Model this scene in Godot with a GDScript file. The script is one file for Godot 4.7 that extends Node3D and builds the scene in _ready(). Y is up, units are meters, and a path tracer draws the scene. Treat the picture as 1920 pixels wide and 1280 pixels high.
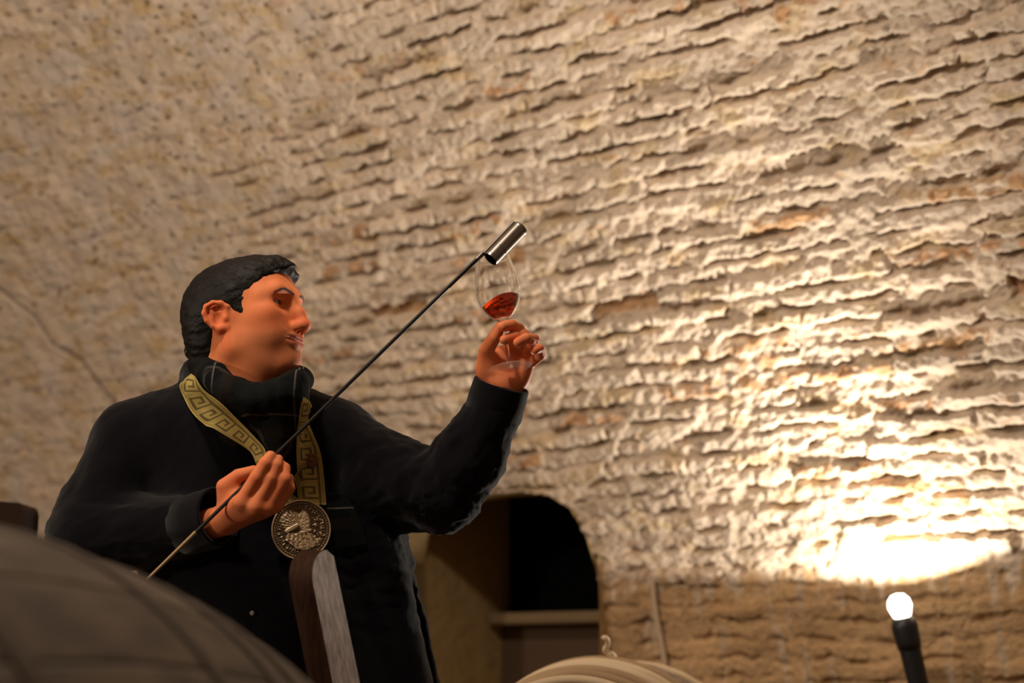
extends Node3D
# A cellar master in a dark coat lifts a wine glass under a lime-washed brick vault; a wall flood lamp burns at the right.

const F := 2666.7            # focal length in pixels of a 1920 x 1280 frame
const EYE := Vector3(0, 1.02, 0)
const PITCH := 12.9
const TURN := 34.0           # the vault wall's normal is turned this far to the left
const W := 4.15              # eye to wall foot
const RV := 4.0              # radius of the vault
const H0 := 0.5              # where the vault springs

var UP_AXIS := Vector3(0, cos(deg_to_rad(PITCH)), sin(deg_to_rad(PITCH)))
var FWD := Vector3(0, sin(deg_to_rad(PITCH)), -cos(deg_to_rad(PITCH)))
var WN := Vector3(-sin(deg_to_rad(TURN)), 0, cos(deg_to_rad(TURN)))    # into the room
var WD := Vector3(-cos(deg_to_rad(TURN)), 0, -sin(deg_to_rad(TURN)))   # along the wall, away from the eye

var taken := {}
var mats := {}
var rng := RandomNumberGenerator.new()

# ---------------------------------------------------------------- helpers
func at(x: float, y: float, depth: float) -> Vector3:
	return EYE + depth * (FWD + Vector3.RIGHT * ((x - 960.0) / F) + UP_AXIS * ((640.0 - y) / F))

func lin(r: float, g: float, b: float) -> Color:
	return Color(r, g, b).linear_to_srgb()

func numbered(called: String) -> String:
	if not taken.has(called):
		taken[called] = 0
		return called
	taken[called] += 1
	return "%s_%03d" % [called, taken[called]]

func thing(called: String, label: String, category: String, where := Vector3.ZERO, group := "") -> Node3D:
	var o := Node3D.new()
	o.name = numbered(called)
	add_child(o)
	o.position = where
	tag(o, label, category, group)
	return o

func tag(o: Node, label: String, category: String, group := "") -> void:
	o.set_meta("label", label)
	o.set_meta("category", category)
	if group:
		o.set_meta("group", group)

func struct_of(o: Node, label: String, category: String) -> void:
	o.set_meta("kind", "structure")
	o.set_meta("label", label)
	o.set_meta("category", category)

# commits a mesh as a named child; vertices are given in world space and moved under the parent's origin
func put(called: String, mesh: Mesh, m: Material, parent: Node3D = self) -> MeshInstance3D:
	var o := MeshInstance3D.new()
	o.name = called if parent != self else numbered(called)
	o.mesh = mesh
	o.material_override = null
	for i in mesh.get_surface_count():
		o.set_surface_override_material(i, m)
	parent.add_child(o, true)
	if parent != self:
		var p: Node = parent
		var off := Vector3.ZERO
		while p != self and p is Node3D:
			off += (p as Node3D).position
			p = p.get_parent()
		o.position = -off
	return o

func array_mesh(v: PackedVector3Array, n: PackedVector3Array, idx: PackedInt32Array, c := PackedColorArray(), uv := PackedVector2Array()) -> ArrayMesh:
	var a := []
	a.resize(Mesh.ARRAY_MAX)
	a[Mesh.ARRAY_VERTEX] = v
	a[Mesh.ARRAY_NORMAL] = n
	a[Mesh.ARRAY_INDEX] = idx
	if c.size():
		a[Mesh.ARRAY_COLOR] = c
	if uv.size():
		a[Mesh.ARRAY_TEX_UV] = uv
	var m := ArrayMesh.new()
	m.add_surface_from_arrays(Mesh.PRIMITIVE_TRIANGLES, a)
	return m

func smooth_normals(v: PackedVector3Array, idx: PackedInt32Array) -> PackedVector3Array:
	var n := PackedVector3Array()
	n.resize(v.size())
	for t in range(0, idx.size(), 3):
		var f := (v[idx[t + 2]] - v[idx[t]]).cross(v[idx[t + 1]] - v[idx[t]])
		n[idx[t]] += f
		n[idx[t + 1]] += f
		n[idx[t + 2]] += f
	for i in n.size():
		n[i] = n[i].normalized()
	return n

# a grid of points (rows of equal length) as one smooth sheet
func sheet(rows: Array, closed := false, uvs: Array = []) -> ArrayMesh:
	var v := PackedVector3Array()
	var uv := PackedVector2Array()
	var w: int = rows[0].size()
	for r in rows:
		v.append_array(r)
	for r in uvs:
		uv.append_array(r)
	var idx := PackedInt32Array()
	for j in rows.size() - 1:
		for i in (w if closed else w - 1):
			var a := j * w + i
			var b := j * w + (i + 1) % w
			var c := a + w
			var d := b + w
			idx.append_array(PackedInt32Array([a, c, b, b, c, d]))
	return array_mesh(v, smooth_normals(v, idx), idx, PackedColorArray(), uv)

# joins sheets with hard edges between them
func joined(list: Array) -> ArrayMesh:
	var st := SurfaceTool.new()
	st.begin(Mesh.PRIMITIVE_TRIANGLES)
	for m in list:
		st.append_from(m, 0, Transform3D())
	return st.commit()

func frame_of(dir: Vector3) -> Basis:
	var z := dir.normalized()
	var x := (Vector3.UP if absf(z.y) < 0.9 else Vector3.RIGHT).cross(z).normalized()
	return Basis(x, z.cross(x), z)

# a tube along points with a radius at each
func tube(pts: Array, radii: Array, sides := 12) -> ArrayMesh:
	var rows := []
	var b := frame_of(pts[1] - pts[0])
	for i in pts.size():
		var t: Vector3 = (pts[mini(i + 1, pts.size() - 1)] - pts[maxi(i - 1, 0)]).normalized()
		var x := (b.x - t * b.x.dot(t)).normalized()
		b = Basis(x, t.cross(x), t)
		if i == 0:
			rows.append(ring(pts[i], b, 0.0001, sides))
			rows.append(ring(pts[i], b, radii[i], sides))
		rows.append(ring(pts[i], b, radii[i], sides))
	rows.append(ring(pts[-1], b, radii[-1], sides))
	rows.append(ring(pts[-1], b, 0.0001, sides))
	return sheet(rows, true)

func ring(c: Vector3, b: Basis, r: float, sides: int) -> PackedVector3Array:
	var out := PackedVector3Array()
	for k in sides:
		var g := TAU * k / sides
		out.append(c + (b.x * cos(g) + b.y * sin(g)) * r)
	return out

# turned shape: profile of (radius, height) along an axis
func lathe(foot: Vector3, axis: Vector3, profile: Array, sides := 40) -> ArrayMesh:
	var b := frame_of(axis)
	var rows := []
	for p in profile:
		rows.append(ring(foot + b.z * p.y, b, maxf(p.x, 0.00005), sides))
	return sheet(rows, true)

# a rounded box given by a transform and half sizes
func brick_box(t: Transform3D, h: Vector3, bev: float) -> ArrayMesh:
	var st := SurfaceTool.new()
	st.begin(Mesh.PRIMITIVE_TRIANGLES)
	var sides := [Vector3.RIGHT, Vector3.LEFT, Vector3.UP, Vector3.DOWN, Vector3.BACK, Vector3.FORWARD]
	var pts := {}
	for s in sides:
		var u: Vector3 = Vector3(s.y, s.z, s.x).abs()
		var w: Vector3 = Vector3(s.z, s.x, s.y).abs()
		var c := []
		for k in [[-1, -1], [1, -1], [1, 1], [-1, 1]]:
			c.append(s * (h * s.abs()).length() + u * k[0] * ((h * u).length() - bev) + w * k[1] * ((h * w).length() - bev))
		quad(st, t, c[0], c[1], c[2], c[3], s)
		pts[s] = true
	for i in 6:
		for j in range(i + 1, 6):
			var a: Vector3 = sides[i]
			var b: Vector3 = sides[j]
			if absf(a.dot(b)) > 0.5:
				continue
			var e := a.cross(b).abs()
			var le := (h * e).length() - bev
			var pa := a * (h * a.abs()).length() + b * ((h * b.abs()).length() - bev)
			var pb := b * (h * b.abs()).length() + a * ((h * a.abs()).length() - bev)
			quad(st, t, pa - e * le, pa + e * le, pb + e * le, pb - e * le, (a + b).normalized())
	for sx in [-1, 1]:
		for sy in [-1, 1]:
			for sz in [-1, 1]:
				var s := Vector3(sx, sy, sz)
				var q := (h - Vector3.ONE * bev) * s
				tri(st, t, q + Vector3(sx * bev, 0, 0), q + Vector3(0, sy * bev, 0), q + Vector3(0, 0, sz * bev), s.normalized())
	st.index()
	return st.commit()

func tri(st: SurfaceTool, t: Transform3D, a: Vector3, b: Vector3, c: Vector3, n: Vector3) -> void:
	st.set_normal((t.basis * n).normalized())
	if (b - a).cross(c - a).dot(n) > 0.0:
		var s := b
		b = c
		c = s
	st.add_vertex(t * a)
	st.add_vertex(t * b)
	st.add_vertex(t * c)

func quad(st: SurfaceTool, t: Transform3D, a: Vector3, b: Vector3, c: Vector3, d: Vector3, n: Vector3) -> void:
	tri(st, t, a, b, c, n)
	tri(st, t, a, c, d, n)

func noise(freq: float, octaves := 3, num := 1, kind := FastNoiseLite.TYPE_SIMPLEX_SMOOTH) -> FastNoiseLite:
	var f := FastNoiseLite.new()
	f.noise_type = kind
	f.frequency = freq
	f.seed = num
	f.fractal_octaves = octaves
	f.fractal_type = FastNoiseLite.FRACTAL_FBM if octaves > 1 else FastNoiseLite.FRACTAL_NONE
	return f

func noise_tex(freq: float, octaves: int, num: int, lo: Color, hi: Color, normal := false, strength := 4.0, mid: Variant = null) -> NoiseTexture2D:
	var t := NoiseTexture2D.new()
	t.width = 512
	t.height = 512
	t.seamless = true
	t.noise = noise(freq, octaves, num)
	t.as_normal_map = normal
	t.bump_strength = strength
	if not normal:
		var g := Gradient.new()
		g.set_color(0, lo)
		g.set_color(1, hi)
		if mid != null:
			g.add_point(0.5, mid)
		t.color_ramp = g
	return t

func mat(called: String, c: Color, rough := 0.8, metal := 0.0) -> StandardMaterial3D:
	var m := StandardMaterial3D.new()
	m.resource_name = called
	m.albedo_color = c
	m.roughness = rough
	m.metallic = metal
	mats[called] = m
	return m

func tri_map(m: StandardMaterial3D, scale: Vector3, world := true) -> StandardMaterial3D:
	m.uv1_triplanar = true
	m.uv1_world_triplanar = world
	m.uv1_scale = scale
	return m

# ---------------------------------------------------------------- smooth solids (distance field + surface nets)
class Solid:
	var kind := PackedInt32Array()
	var ta: Array[Transform3D] = []
	var pa := PackedVector3Array()
	var pb := PackedVector3Array()
	var r1 := PackedFloat32Array()
	var r2 := PackedFloat32Array()
	var il := PackedFloat32Array()
	var kk := PackedFloat32Array()
	var cut := PackedByteArray()
	var fold := false
	var all := PackedInt32Array()

	func _add(t: int, x: Transform3D, a: Vector3, b: Vector3, ra: float, rb: float, k: float, c: bool) -> void:
		all.append(kind.size())
		kind.append(t)
		ta.append(x)
		pa.append(a)
		pb.append(b)
		r1.append(ra)
		r2.append(rb)
		il.append(1.0 / maxf(b.length_squared(), 1e-9))
		kk.append(k)
		cut.append(1 if c else 0)

	func egg(c: Vector3, r: Vector3, k := 0.02, turn := Basis(), c_out := false) -> void:
		_add(0, Transform3D(turn, c).affine_inverse(), c, r, 0, 0, k, c_out)

	func bone(a: Vector3, b: Vector3, ra: float, rb: float, k := 0.02, c_out := false) -> void:
		_add(1, Transform3D(), a, b - a, ra, rb, k, c_out)

	func box(c: Vector3, h: Vector3, r: float, k := 0.02, turn := Basis(), c_out := false) -> void:
		_add(2, Transform3D(turn, c).affine_inverse(), c, h - Vector3.ONE * r, r, 0, k, c_out)

	func chain(pts: Array, radii: Array, k := 0.01, link := 0.0012) -> void:
		for i in pts.size() - 1:
			bone(pts[i], pts[i + 1], radii[i], radii[i + 1], k if i == 0 else link)

	func one(i: int, p: Vector3) -> float:
		var t := kind[i]
		if t == 1:
			var q := p - pa[i]
			var ba := pb[i]
			var h := clampf(q.dot(ba) * il[i], 0.0, 1.0)
			return (q - ba * h).length() - r1[i] - (r2[i] - r1[i]) * h
		var l := ta[i] * p
		if t == 0:
			var s := l / pb[i]
			var k0 := s.length()
			var k1 := (s / pb[i]).length()
			return k0 * (k0 - 1.0) / maxf(k1, 1e-6) if k0 > 1e-4 else -minf(pb[i].x, minf(pb[i].y, pb[i].z))
		var e := l.abs() - pb[i]
		return Vector3(maxf(e.x, 0), maxf(e.y, 0), maxf(e.z, 0)).length() + minf(maxf(e.x, maxf(e.y, e.z)), 0.0) - r1[i]

	func field(p: Vector3, list: PackedInt32Array) -> float:
		if fold:
			p.z = absf(p.z)
		var d := 1.0
		for i in list:
			var e := one(i, p)
			var k := kk[i]
			if cut[i]:
				var h := maxf(k - absf(-e - d), 0.0)
				d = maxf(-e, d) + h * h / (4.0 * k)
			else:
				var h := maxf(k - absf(e - d), 0.0)
				d = minf(e, d) - h * h / (4.0 * k)
		return d

	# meshes the field inside a box; returns [vertices, normals, indices]
	func mesh(lo: Vector3, hi: Vector3, cell: float) -> Array:
		var B := 6
		var nb := ((hi - lo) / (cell * B)).ceil()
		var bx := int(nb.x)
		var by := int(nb.y)
		var bz := int(nb.z)
		var sx := bx * B + 1
		var sy := by * B + 1
		var sz := bz * B + 1
		var val := PackedFloat32Array()
		val.resize(sx * sy * sz)
		val.fill(1.0)
		var half := cell * B * 0.5
		var hd := half * 1.7321
		var active: Array[Vector3i] = []
		for z in bz:
			for y in by:
				for x in bx:
					var c := lo + Vector3(x + 0.5, y + 0.5, z + 0.5) * (cell * B)
					var d := field(c, all)
					if absf(d) > hd * 1.5 + 0.012:
						continue
					active.append(Vector3i(x, y, z))
					var q := c
					if fold:
						q.z = absf(q.z)
					var near := PackedInt32Array()
					for i in all:
						var e := one(i, q)
						if cut[i]:
							if e < hd * 1.3 + kk[i]:
								near.append(i)
						elif e - d < 2.4 * hd + kk[i] + 0.006:
							near.append(i)
					for zz in B + 1:
						for yy in B + 1:
							var row := ((z * B + zz) * sy + y * B + yy) * sx + x * B
							for xx in B + 1:
								if val[row + xx] == 1.0:
									val[row + xx] = field(lo + Vector3(x * B + xx, y * B + yy, z * B + zz) * cell, near)
		var vid := PackedInt32Array()
		vid.resize(sx * sy * sz)
		vid.fill(-1)
		var verts := PackedVector3Array()
		var cells := PackedInt32Array()
		var step := PackedInt32Array([0, 1, sx, sx + 1, sx * sy, sx * sy + 1, sx * sy + sx, sx * sy + sx + 1])
		var cx := PackedVector3Array([Vector3(0, 0, 0), Vector3(1, 0, 0), Vector3(0, 1, 0), Vector3(1, 1, 0), Vector3(0, 0, 1), Vector3(1, 0, 1), Vector3(0, 1, 1), Vector3(1, 1, 1)])
		var ea := PackedInt32Array([0, 2, 4, 6, 0, 1, 4, 5, 0, 1, 2, 3])
		var eb := PackedInt32Array([1, 3, 5, 7, 2, 3, 6, 7, 4, 5, 6, 7])
		var g := PackedFloat32Array()
		g.resize(8)
		for blk in active:
			for zz in B:
				for yy in B:
					for xx in B:
						var x := blk.x * B + xx
						var y := blk.y * B + yy
						var z := blk.z * B + zz
						var id := (z * sy + y) * sx + x
						var inside := 0
						for q in 8:
							g[q] = val[id + step[q]]
							if g[q] < 0.0:
								inside += 1
						if inside == 0 or inside == 8:
							continue
						var s := Vector3.ZERO
						var cnt := 0
						for e in 12:
							var va := g[ea[e]]
							var vb := g[eb[e]]
							if (va < 0.0) != (vb < 0.0):
								s += cx[ea[e]].lerp(cx[eb[e]], va / (va - vb))
								cnt += 1
						vid[id] = verts.size()
						cells.append(id)
						verts.append(lo + (Vector3(x, y, z) + s / cnt) * cell)
		var idx := PackedInt32Array()
		for id in cells:
			var v0 := val[id]
			for axis in 3:
				var o: int = [1, sx, sx * sy][axis]
				var u: int = [sx, sx * sy, 1][axis]
				var w: int = [sx * sy, 1, sx][axis]
				if (v0 < 0.0) == (val[id + o] < 0.0):
					continue
				if id - u - w < 0:
					continue
				var a := vid[id]
				var b := vid[id - u]
				var c := vid[id - u - w]
				var d := vid[id - w]
				if b < 0 or c < 0 or d < 0:
					continue
				if v0 < 0.0:
					idx.append_array(PackedInt32Array([a, c, b, a, d, c]))
				else:
					idx.append_array(PackedInt32Array([a, b, c, a, c, d]))
		var n := PackedVector3Array()
		n.resize(verts.size())
		for t in range(0, idx.size(), 3):
			var f := (verts[idx[t + 2]] - verts[idx[t]]).cross(verts[idx[t + 1]] - verts[idx[t]])
			n[idx[t]] += f
			n[idx[t + 1]] += f
			n[idx[t + 2]] += f
		for i in n.size():
			n[i] = n[i].normalized()
		return [verts, n, idx]

func moved(got: Array, t: Transform3D) -> Array:
	var v: PackedVector3Array = t * (got[0] as PackedVector3Array)
	var n := PackedVector3Array()
	for k in got[1]:
		n.append((t.basis * k).normalized())
	return [v, n, got[2]]

# appends solid b to a (several grids, one mesh)
func merged(list: Array) -> Array:
	var v := PackedVector3Array()
	var n := PackedVector3Array()
	var idx := PackedInt32Array()
	var c := PackedColorArray()
	for g in list:
		var base := v.size()
		v.append_array(g[0])
		n.append_array(g[1])
		for i in g[2]:
			idx.append(i + base)
		if g.size() > 3:
			c.append_array(g[3])
	return [v, n, idx, c]

# pushes the surface in and out by noise (cloth, hair) and renews the normals
func ruffled(got: Array, f: Callable) -> Array:
	var v: PackedVector3Array = got[0]
	var n: PackedVector3Array = got[1]
	for i in v.size():
		v[i] += n[i] * float(f.call(v[i], n[i]))
	return [v, smooth_normals(v, got[2]), got[2]]

# ---------------------------------------------------------------- the scene
func _ready() -> void:
	rng.seed = 7
	set_camera()
	set_light()
	make_materials()
	build_room()
	build_wall()
	build_niche()
	build_lamp()
	build_barrels()
	build_posts()
	build_person()
	build_medal()
	build_glass()
	build_venencia()

func set_camera() -> void:
	var cam := Camera3D.new()
	cam.name = "camera"
	cam.near = 0.05
	cam.far = 60.0
	cam.position = EYE
	cam.rotation_degrees = Vector3(PITCH, 0, 0)
	var lens := CameraAttributesPhysical.new()
	lens.frustum_focal_length = 50.0
	lens.frustum_focus_distance = 2.66
	lens.frustum_near = 0.05
	lens.frustum_far = 60.0
	lens.exposure_aperture = 2.2
	cam.attributes = lens
	cam.fov = rad_to_deg(2.0 * atan(640.0 / F))
	add_child(cam)
	cam.current = true

func set_light() -> void:
	var env := Environment.new()
	env.background_mode = Environment.BG_COLOR
	env.background_color = Color(0, 0, 0)
	env.tonemap_mode = Environment.TONE_MAPPER_LINEAR
	env.tonemap_exposure = 0.90
	env.sdfgi_enabled = true
	env.ssao_enabled = true
	env.ssil_enabled = true
	var we := WorldEnvironment.new()
	we.name = "environment"
	we.environment = env
	add_child(we)

# lamp settings, read by the lamps' builders
const FLOOD_WIDE := 1.1          # the flood lamp's open beam
const FLOOD_LOBE := 4.4          # its forward lobe
const FILL_PENDANT := 4.8            # added fill lamp, unseen high in the nave
const FILL_PENDANT_FAR := 7.0         # second added fill lamp, unseen further left
var FLOOD_TINT := lin(1.0, 0.91, 0.80)
var FILL_PENDANT_TINT := lin(1.0, 0.86, 0.72)

func make_materials() -> void:
	var m := mat("lime_washed_brick", Color.WHITE, 0.95)
	m.vertex_color_use_as_albedo = true
	m.metallic_specular = 0.2
	m.normal_enabled = true
	m.normal_texture = noise_tex(0.03, 4, 3, Color.BLACK, Color.WHITE, true, 6.0)
	tri_map(m, Vector3(3, 3, 3))
	m = mat("plaster", lin(0.40, 0.27, 0.12), 0.95)
	m.metallic_specular = 0.2
	m.normal_enabled = true
	m.normal_texture = noise_tex(0.01, 5, 4, Color.BLACK, Color.WHITE, true, 5.0)
	tri_map(m, Vector3(1, 1, 1))
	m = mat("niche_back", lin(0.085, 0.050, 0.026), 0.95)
	m = mat("sill_stone", lin(0.20, 0.135, 0.065), 0.9)
	m = mat("vault_rest", lin(0.50, 0.42, 0.34), 0.95)
	m.metallic_specular = 0.2
	m.albedo_texture = noise_tex(0.02, 4, 5, Color(0.75, 0.7, 0.65), Color.WHITE)
	tri_map(m, Vector3(1, 1, 1))
	m = mat("floor_stone", lin(0.16, 0.12, 0.09), 0.9)
	m.albedo_texture = noise_tex(0.02, 4, 6, Color(0.6, 0.58, 0.55), Color.WHITE)
	tri_map(m, Vector3(1, 1, 1))
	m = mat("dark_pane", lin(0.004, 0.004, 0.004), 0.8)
	m.metallic_specular = 0.1
	m = mat("black_metal", lin(0.012, 0.012, 0.014), 0.45)
	m = mat("wire_sleeve", lin(0.50, 0.38, 0.26), 0.8)
	m = mat("skin", Color.WHITE, 0.58)
	m.metallic_specular = 0.27
	m.vertex_color_use_as_albedo = true
	m.subsurf_scatter_enabled = true
	m.subsurf_scatter_strength = 0.12
	m.normal_enabled = true
	m.normal_texture = noise_tex(0.12, 3, 8, Color.BLACK, Color.WHITE, true, 0.6)
	tri_map(m, Vector3(14, 14, 14))
	m = mat("hair", lin(0.0060, 0.0045, 0.0035), 0.55)
	m.metallic_specular = 0.3
	m.normal_enabled = true
	m.normal_texture = noise_tex(0.05, 3, 9, Color.BLACK, Color.WHITE, true, 4.0)
	tri_map(m, Vector3(22, 5, 22))
	m = mat("brow_hair", lin(0.085, 0.034, 0.018), 0.8)
	m = mat("coat_cloth", lin(0.0022, 0.0018, 0.0032), 0.85)
	m.metallic_specular = 0.12
	m.rim_enabled = true
	m.rim = 0.26
	m.rim_tint = 0.0
	m.normal_enabled = true
	m.normal_texture = noise_tex(0.2, 2, 10, Color.BLACK, Color.WHITE, true, 2.0)
	tri_map(m, Vector3(14, 14, 14))
	m = mat("scarf_cloth", Color.WHITE, 0.9)
	m.albedo_texture = ImageTexture.create_from_image(plaid_image())
	m.metallic_specular = 0.15
	tri_map(m, Vector3(6.5, 6.5, 6.5))
	m = mat("trouser_cloth", lin(0.015, 0.015, 0.018), 0.85)
	m = mat("shoe_leather", lin(0.012, 0.009, 0.007), 0.3)
	m = mat("eye_white", lin(0.45, 0.36, 0.30), 0.15)
	m.vertex_color_use_as_albedo = true
	m = mat("ribbon", Color.WHITE, 0.7)
	m.albedo_texture = ImageTexture.create_from_image(fret_image())
	m.texture_filter = BaseMaterial3D.TEXTURE_FILTER_LINEAR
	m = mat("bronze", lin(0.36, 0.26, 0.145), 0.38, 0.85)
	m = mat("bronze_patina_shaded", Color.WHITE, 0.42, 0.35)
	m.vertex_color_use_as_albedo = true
	m = mat("copper_pin", lin(0.26, 0.10, 0.045), 0.5, 0.5)
	m = mat("steel", lin(0.26, 0.235, 0.21), 0.3, 1.0)
	m = mat("black_rod", lin(0.012, 0.010, 0.009), 0.35)
	m = mat("brass_tip", lin(0.40, 0.29, 0.16), 0.45, 0.6)
	m = mat("thin_glass", Color(1, 0.97, 0.93, 0.10), 0.03)
	m.transparency = BaseMaterial3D.TRANSPARENCY_ALPHA
	m = mat("solid_glass", Color(1, 1, 1, 0.0), 0.0)
	m.refraction_enabled = true
	m.refraction_scale = 0.05
	m = mat("amber_wine", Color(lin(0.86, 0.075, 0.004), 0.0), 0.0)
	m.refraction_enabled = true
	m.refraction_scale = 0.033
	m = mat("post_varnish", lin(0.050, 0.023, 0.012), 0.75)
	m.metallic_specular = 0.2
	m.albedo_texture = noise_tex(0.02, 4, 12, Color(0.55, 0.5, 0.48), Color.WHITE)
	tri_map(m, Vector3(9, 1.2, 9))
	m = mat("post_dark", lin(0.030, 0.017, 0.010), 0.8)
	m.metallic_specular = 0.15
	m = mat("post_grey", lin(0.60, 0.54, 0.51), 0.85)  # pale tone stands in for lamp light on the post's face
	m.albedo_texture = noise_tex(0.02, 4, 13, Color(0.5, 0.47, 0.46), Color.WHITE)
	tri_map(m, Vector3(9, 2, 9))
	for k in 3:
		m = mat("cask_oak_%d" % k, [lin(0.085, 0.060, 0.033), lin(0.080, 0.055, 0.030), lin(0.090, 0.064, 0.037)][k], 0.8)
		m.albedo_texture = noise_tex(0.012, 5, 20 + k, Color(0.55, 0.5, 0.45), Color.WHITE)
		m.uv1_scale = Vector3(0.6, 3, 1)
		m = mat("pale_oak_%d" % k, [lin(0.26, 0.18, 0.105), lin(0.22, 0.15, 0.085), lin(0.30, 0.22, 0.13)][k], 0.75)
		m.albedo_texture = noise_tex(0.012, 5, 30 + k, Color(0.6, 0.52, 0.45), Color.WHITE)
		m.uv1_scale = Vector3(0.6, 3, 1)
	m = mat("hoop_iron", lin(0.045, 0.030, 0.018), 0.7, 0.3)
	m = mat("hoop_withy_dark", lin(0.34, 0.225, 0.12), 0.8)
	m = mat("hoop_withy", lin(0.58, 0.45, 0.29), 0.75)

func plaid_image() -> Image:
	var im := Image.create(256, 256, false, Image.FORMAT_RGB8)
	im.fill(lin(0.006, 0.007, 0.009))
	im.fill_rect(Rect2i(20, 0, 60, 256), lin(0.010, 0.011, 0.009))
	im.fill_rect(Rect2i(0, 30, 256, 60), lin(0.009, 0.0105, 0.010))
	im.fill_rect(Rect2i(150, 0, 40, 256), lin(0.016, 0.012, 0.010))
	im.fill_rect(Rect2i(0, 160, 256, 36), lin(0.014, 0.011, 0.010))
	im.fill_rect(Rect2i(118, 0, 5, 256), lin(0.12, 0.105, 0.095))
	im.fill_rect(Rect2i(0, 128, 256, 5), lin(0.12, 0.105, 0.095))
	for y in 256:
		for x in 256:
			if (x + y) % 4 == 0:
				im.set_pixel(x, y, im.get_pixel(x, y).darkened(0.35))
	return im

# woven Greek fret: one repeat along u
func fret_image() -> Image:
	var w := 256
	var h := 256
	var im := Image.create(w, h, false, Image.FORMAT_RGB8)
	var gold := lin(0.56, 0.43, 0.115)
	var olive := lin(0.15, 0.115, 0.025)
	im.fill(gold)
	for e in [0.06, 0.90]:
		im.fill_rect(Rect2i(0, int(e * h), w, int(0.03 * h)), lin(0.28, 0.19, 0.045))
	var path := [Vector2(0.0, 0.80), Vector2(0.86, 0.80), Vector2(0.86, 0.20), Vector2(0.28, 0.20), Vector2(0.28, 0.60), Vector2(0.60, 0.60), Vector2(0.60, 0.42)]
	var t := 0.10
	for i in path.size() - 1:
		var a: Vector2 = path[i]
		var b: Vector2 = path[i + 1]
		var lo := Vector2(minf(a.x, b.x), minf(a.y, b.y)) - Vector2(t, t) * 0.5
		var hi := Vector2(maxf(a.x, b.x), maxf(a.y, b.y)) + Vector2(t, t) * 0.5
		for k in [0, 1]:
			im.fill_rect(Rect2i(int(lo.x * w) + k * w, int(lo.y * h), int((hi.x - lo.x) * w), int((hi.y - lo.y) * h)), olive)
	im.fill_rect(Rect2i(int(0.93 * w), int(0.74 * h), int(0.07 * w) + 1, int(t * h)), olive)
	var r := RandomNumberGenerator.new()
	r.seed = 3
	for y in h:
		for x in w:
			var c := im.get_pixel(x, y)
			var k := 0.86 + 0.14 * (0.5 + 0.5 * sin(y * 1.6)) + r.randf_range(-0.05, 0.05)
			im.set_pixel(x, y, Color(c.r * k, c.g * k, c.b * k))
	return im

# ---------------------------------------------------------------- room and wall
func vault(s: float, a: float, out := 0.0) -> Vector3:
	var w := 0.0
	var h := a
	var n := WN
	var far := H0 + PI * RV
	if a > far:
		w = 2.0 * RV
		h = H0 - (a - far)
		n = -WN
	elif a > H0:
		var g := (a - H0) / RV
		w = RV * (1.0 - cos(g))
		h = H0 + RV * sin(g)
		n = WN * cos(g) + Vector3.DOWN * sin(g)
	return WD * s + WN * (w - W) + Vector3.UP * h + n * out

func vault_normal(a: float) -> Vector3:
	var g := clampf((a - H0) / RV, 0.0, PI)
	return WN * cos(g) + Vector3.DOWN * sin(g)

# a stretch of the vault, 30 cm thick
func vault_piece(s0: float, s1: float, a0: float, a1: float, ns: int, na: int) -> ArrayMesh:
	var list := []
	for out in [0.0, -0.3]:
		var rows := []
		for j in na + 1:
			var r := PackedVector3Array()
			for i in ns + 1:
				r.append(vault(lerpf(s0, s1, float(i) / ns), lerpf(a0, a1, float(j) / na), out))
			rows.append(r)
		if out < 0.0:
			rows.reverse()
		list.append(sheet(rows))
	return joined(list)

const S0 := 0.55
const S1 := 5.95
const A0 := 0.82
const A1 := 4.0
const CELL := 0.0064
const COURSE := 0.058
const BRICK := 0.27

func build_room() -> void:
	var far := H0 * 2.0 + PI * RV
	var o := put("ceiling", vault_piece(-3.0, 9.0, A1, far - A1, 4, 30), mats.vault_rest)
	struct_of(o, "rest of the lime-washed barrel vault overhead, out of the picture", "ceiling")
	o = put("wall_front", vault_piece(-3.0, 9.0, far - A1, far, 4, 16), mats.vault_rest)
	struct_of(o, "opposite foot of the vault behind the camera", "wall")
	var ends := {"wall_left": 9.0, "wall_right": -3.0}
	for e in ends:
		var c: Vector3 = WD * (ends[e] + (0.15 if ends[e] > 0 else -0.15)) + WN * (RV - W) + Vector3.UP * 2.3
		o = put(e, brick_box(Transform3D(Basis(WD, Vector3.UP, -WN), c), Vector3(0.15, 2.5, 4.4), 0.01), mats.vault_rest)
		struct_of(o, "plain end wall closing the %s end of the cellar" % ("far" if ends[e] > 0 else "near"), "wall")
	o = put("floor", brick_box(Transform3D(Basis(WD, Vector3.UP, -WN), WD * 3.0 + WN * (RV - W) + Vector3.DOWN * 0.15), Vector3(6.4, 0.15, 4.4), 0.01), mats.floor_stone)
	struct_of(o, "dark stone cellar floor below the barrels", "floor")

var niche_line: PackedVector2Array = PackedVector2Array([Vector2(2.39, 0.70), Vector2(2.39, 1.12), Vector2(2.405, 1.34), Vector2(2.43, 1.46), Vector2(2.475, 1.545), Vector2(2.55, 1.592), Vector2(2.66, 1.612), Vector2(2.80, 1.615), Vector2(2.95, 1.605), Vector2(3.08, 1.57), Vector2(3.17, 1.50), Vector2(3.20, 1.40), Vector2(3.20, 0.70)])

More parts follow.
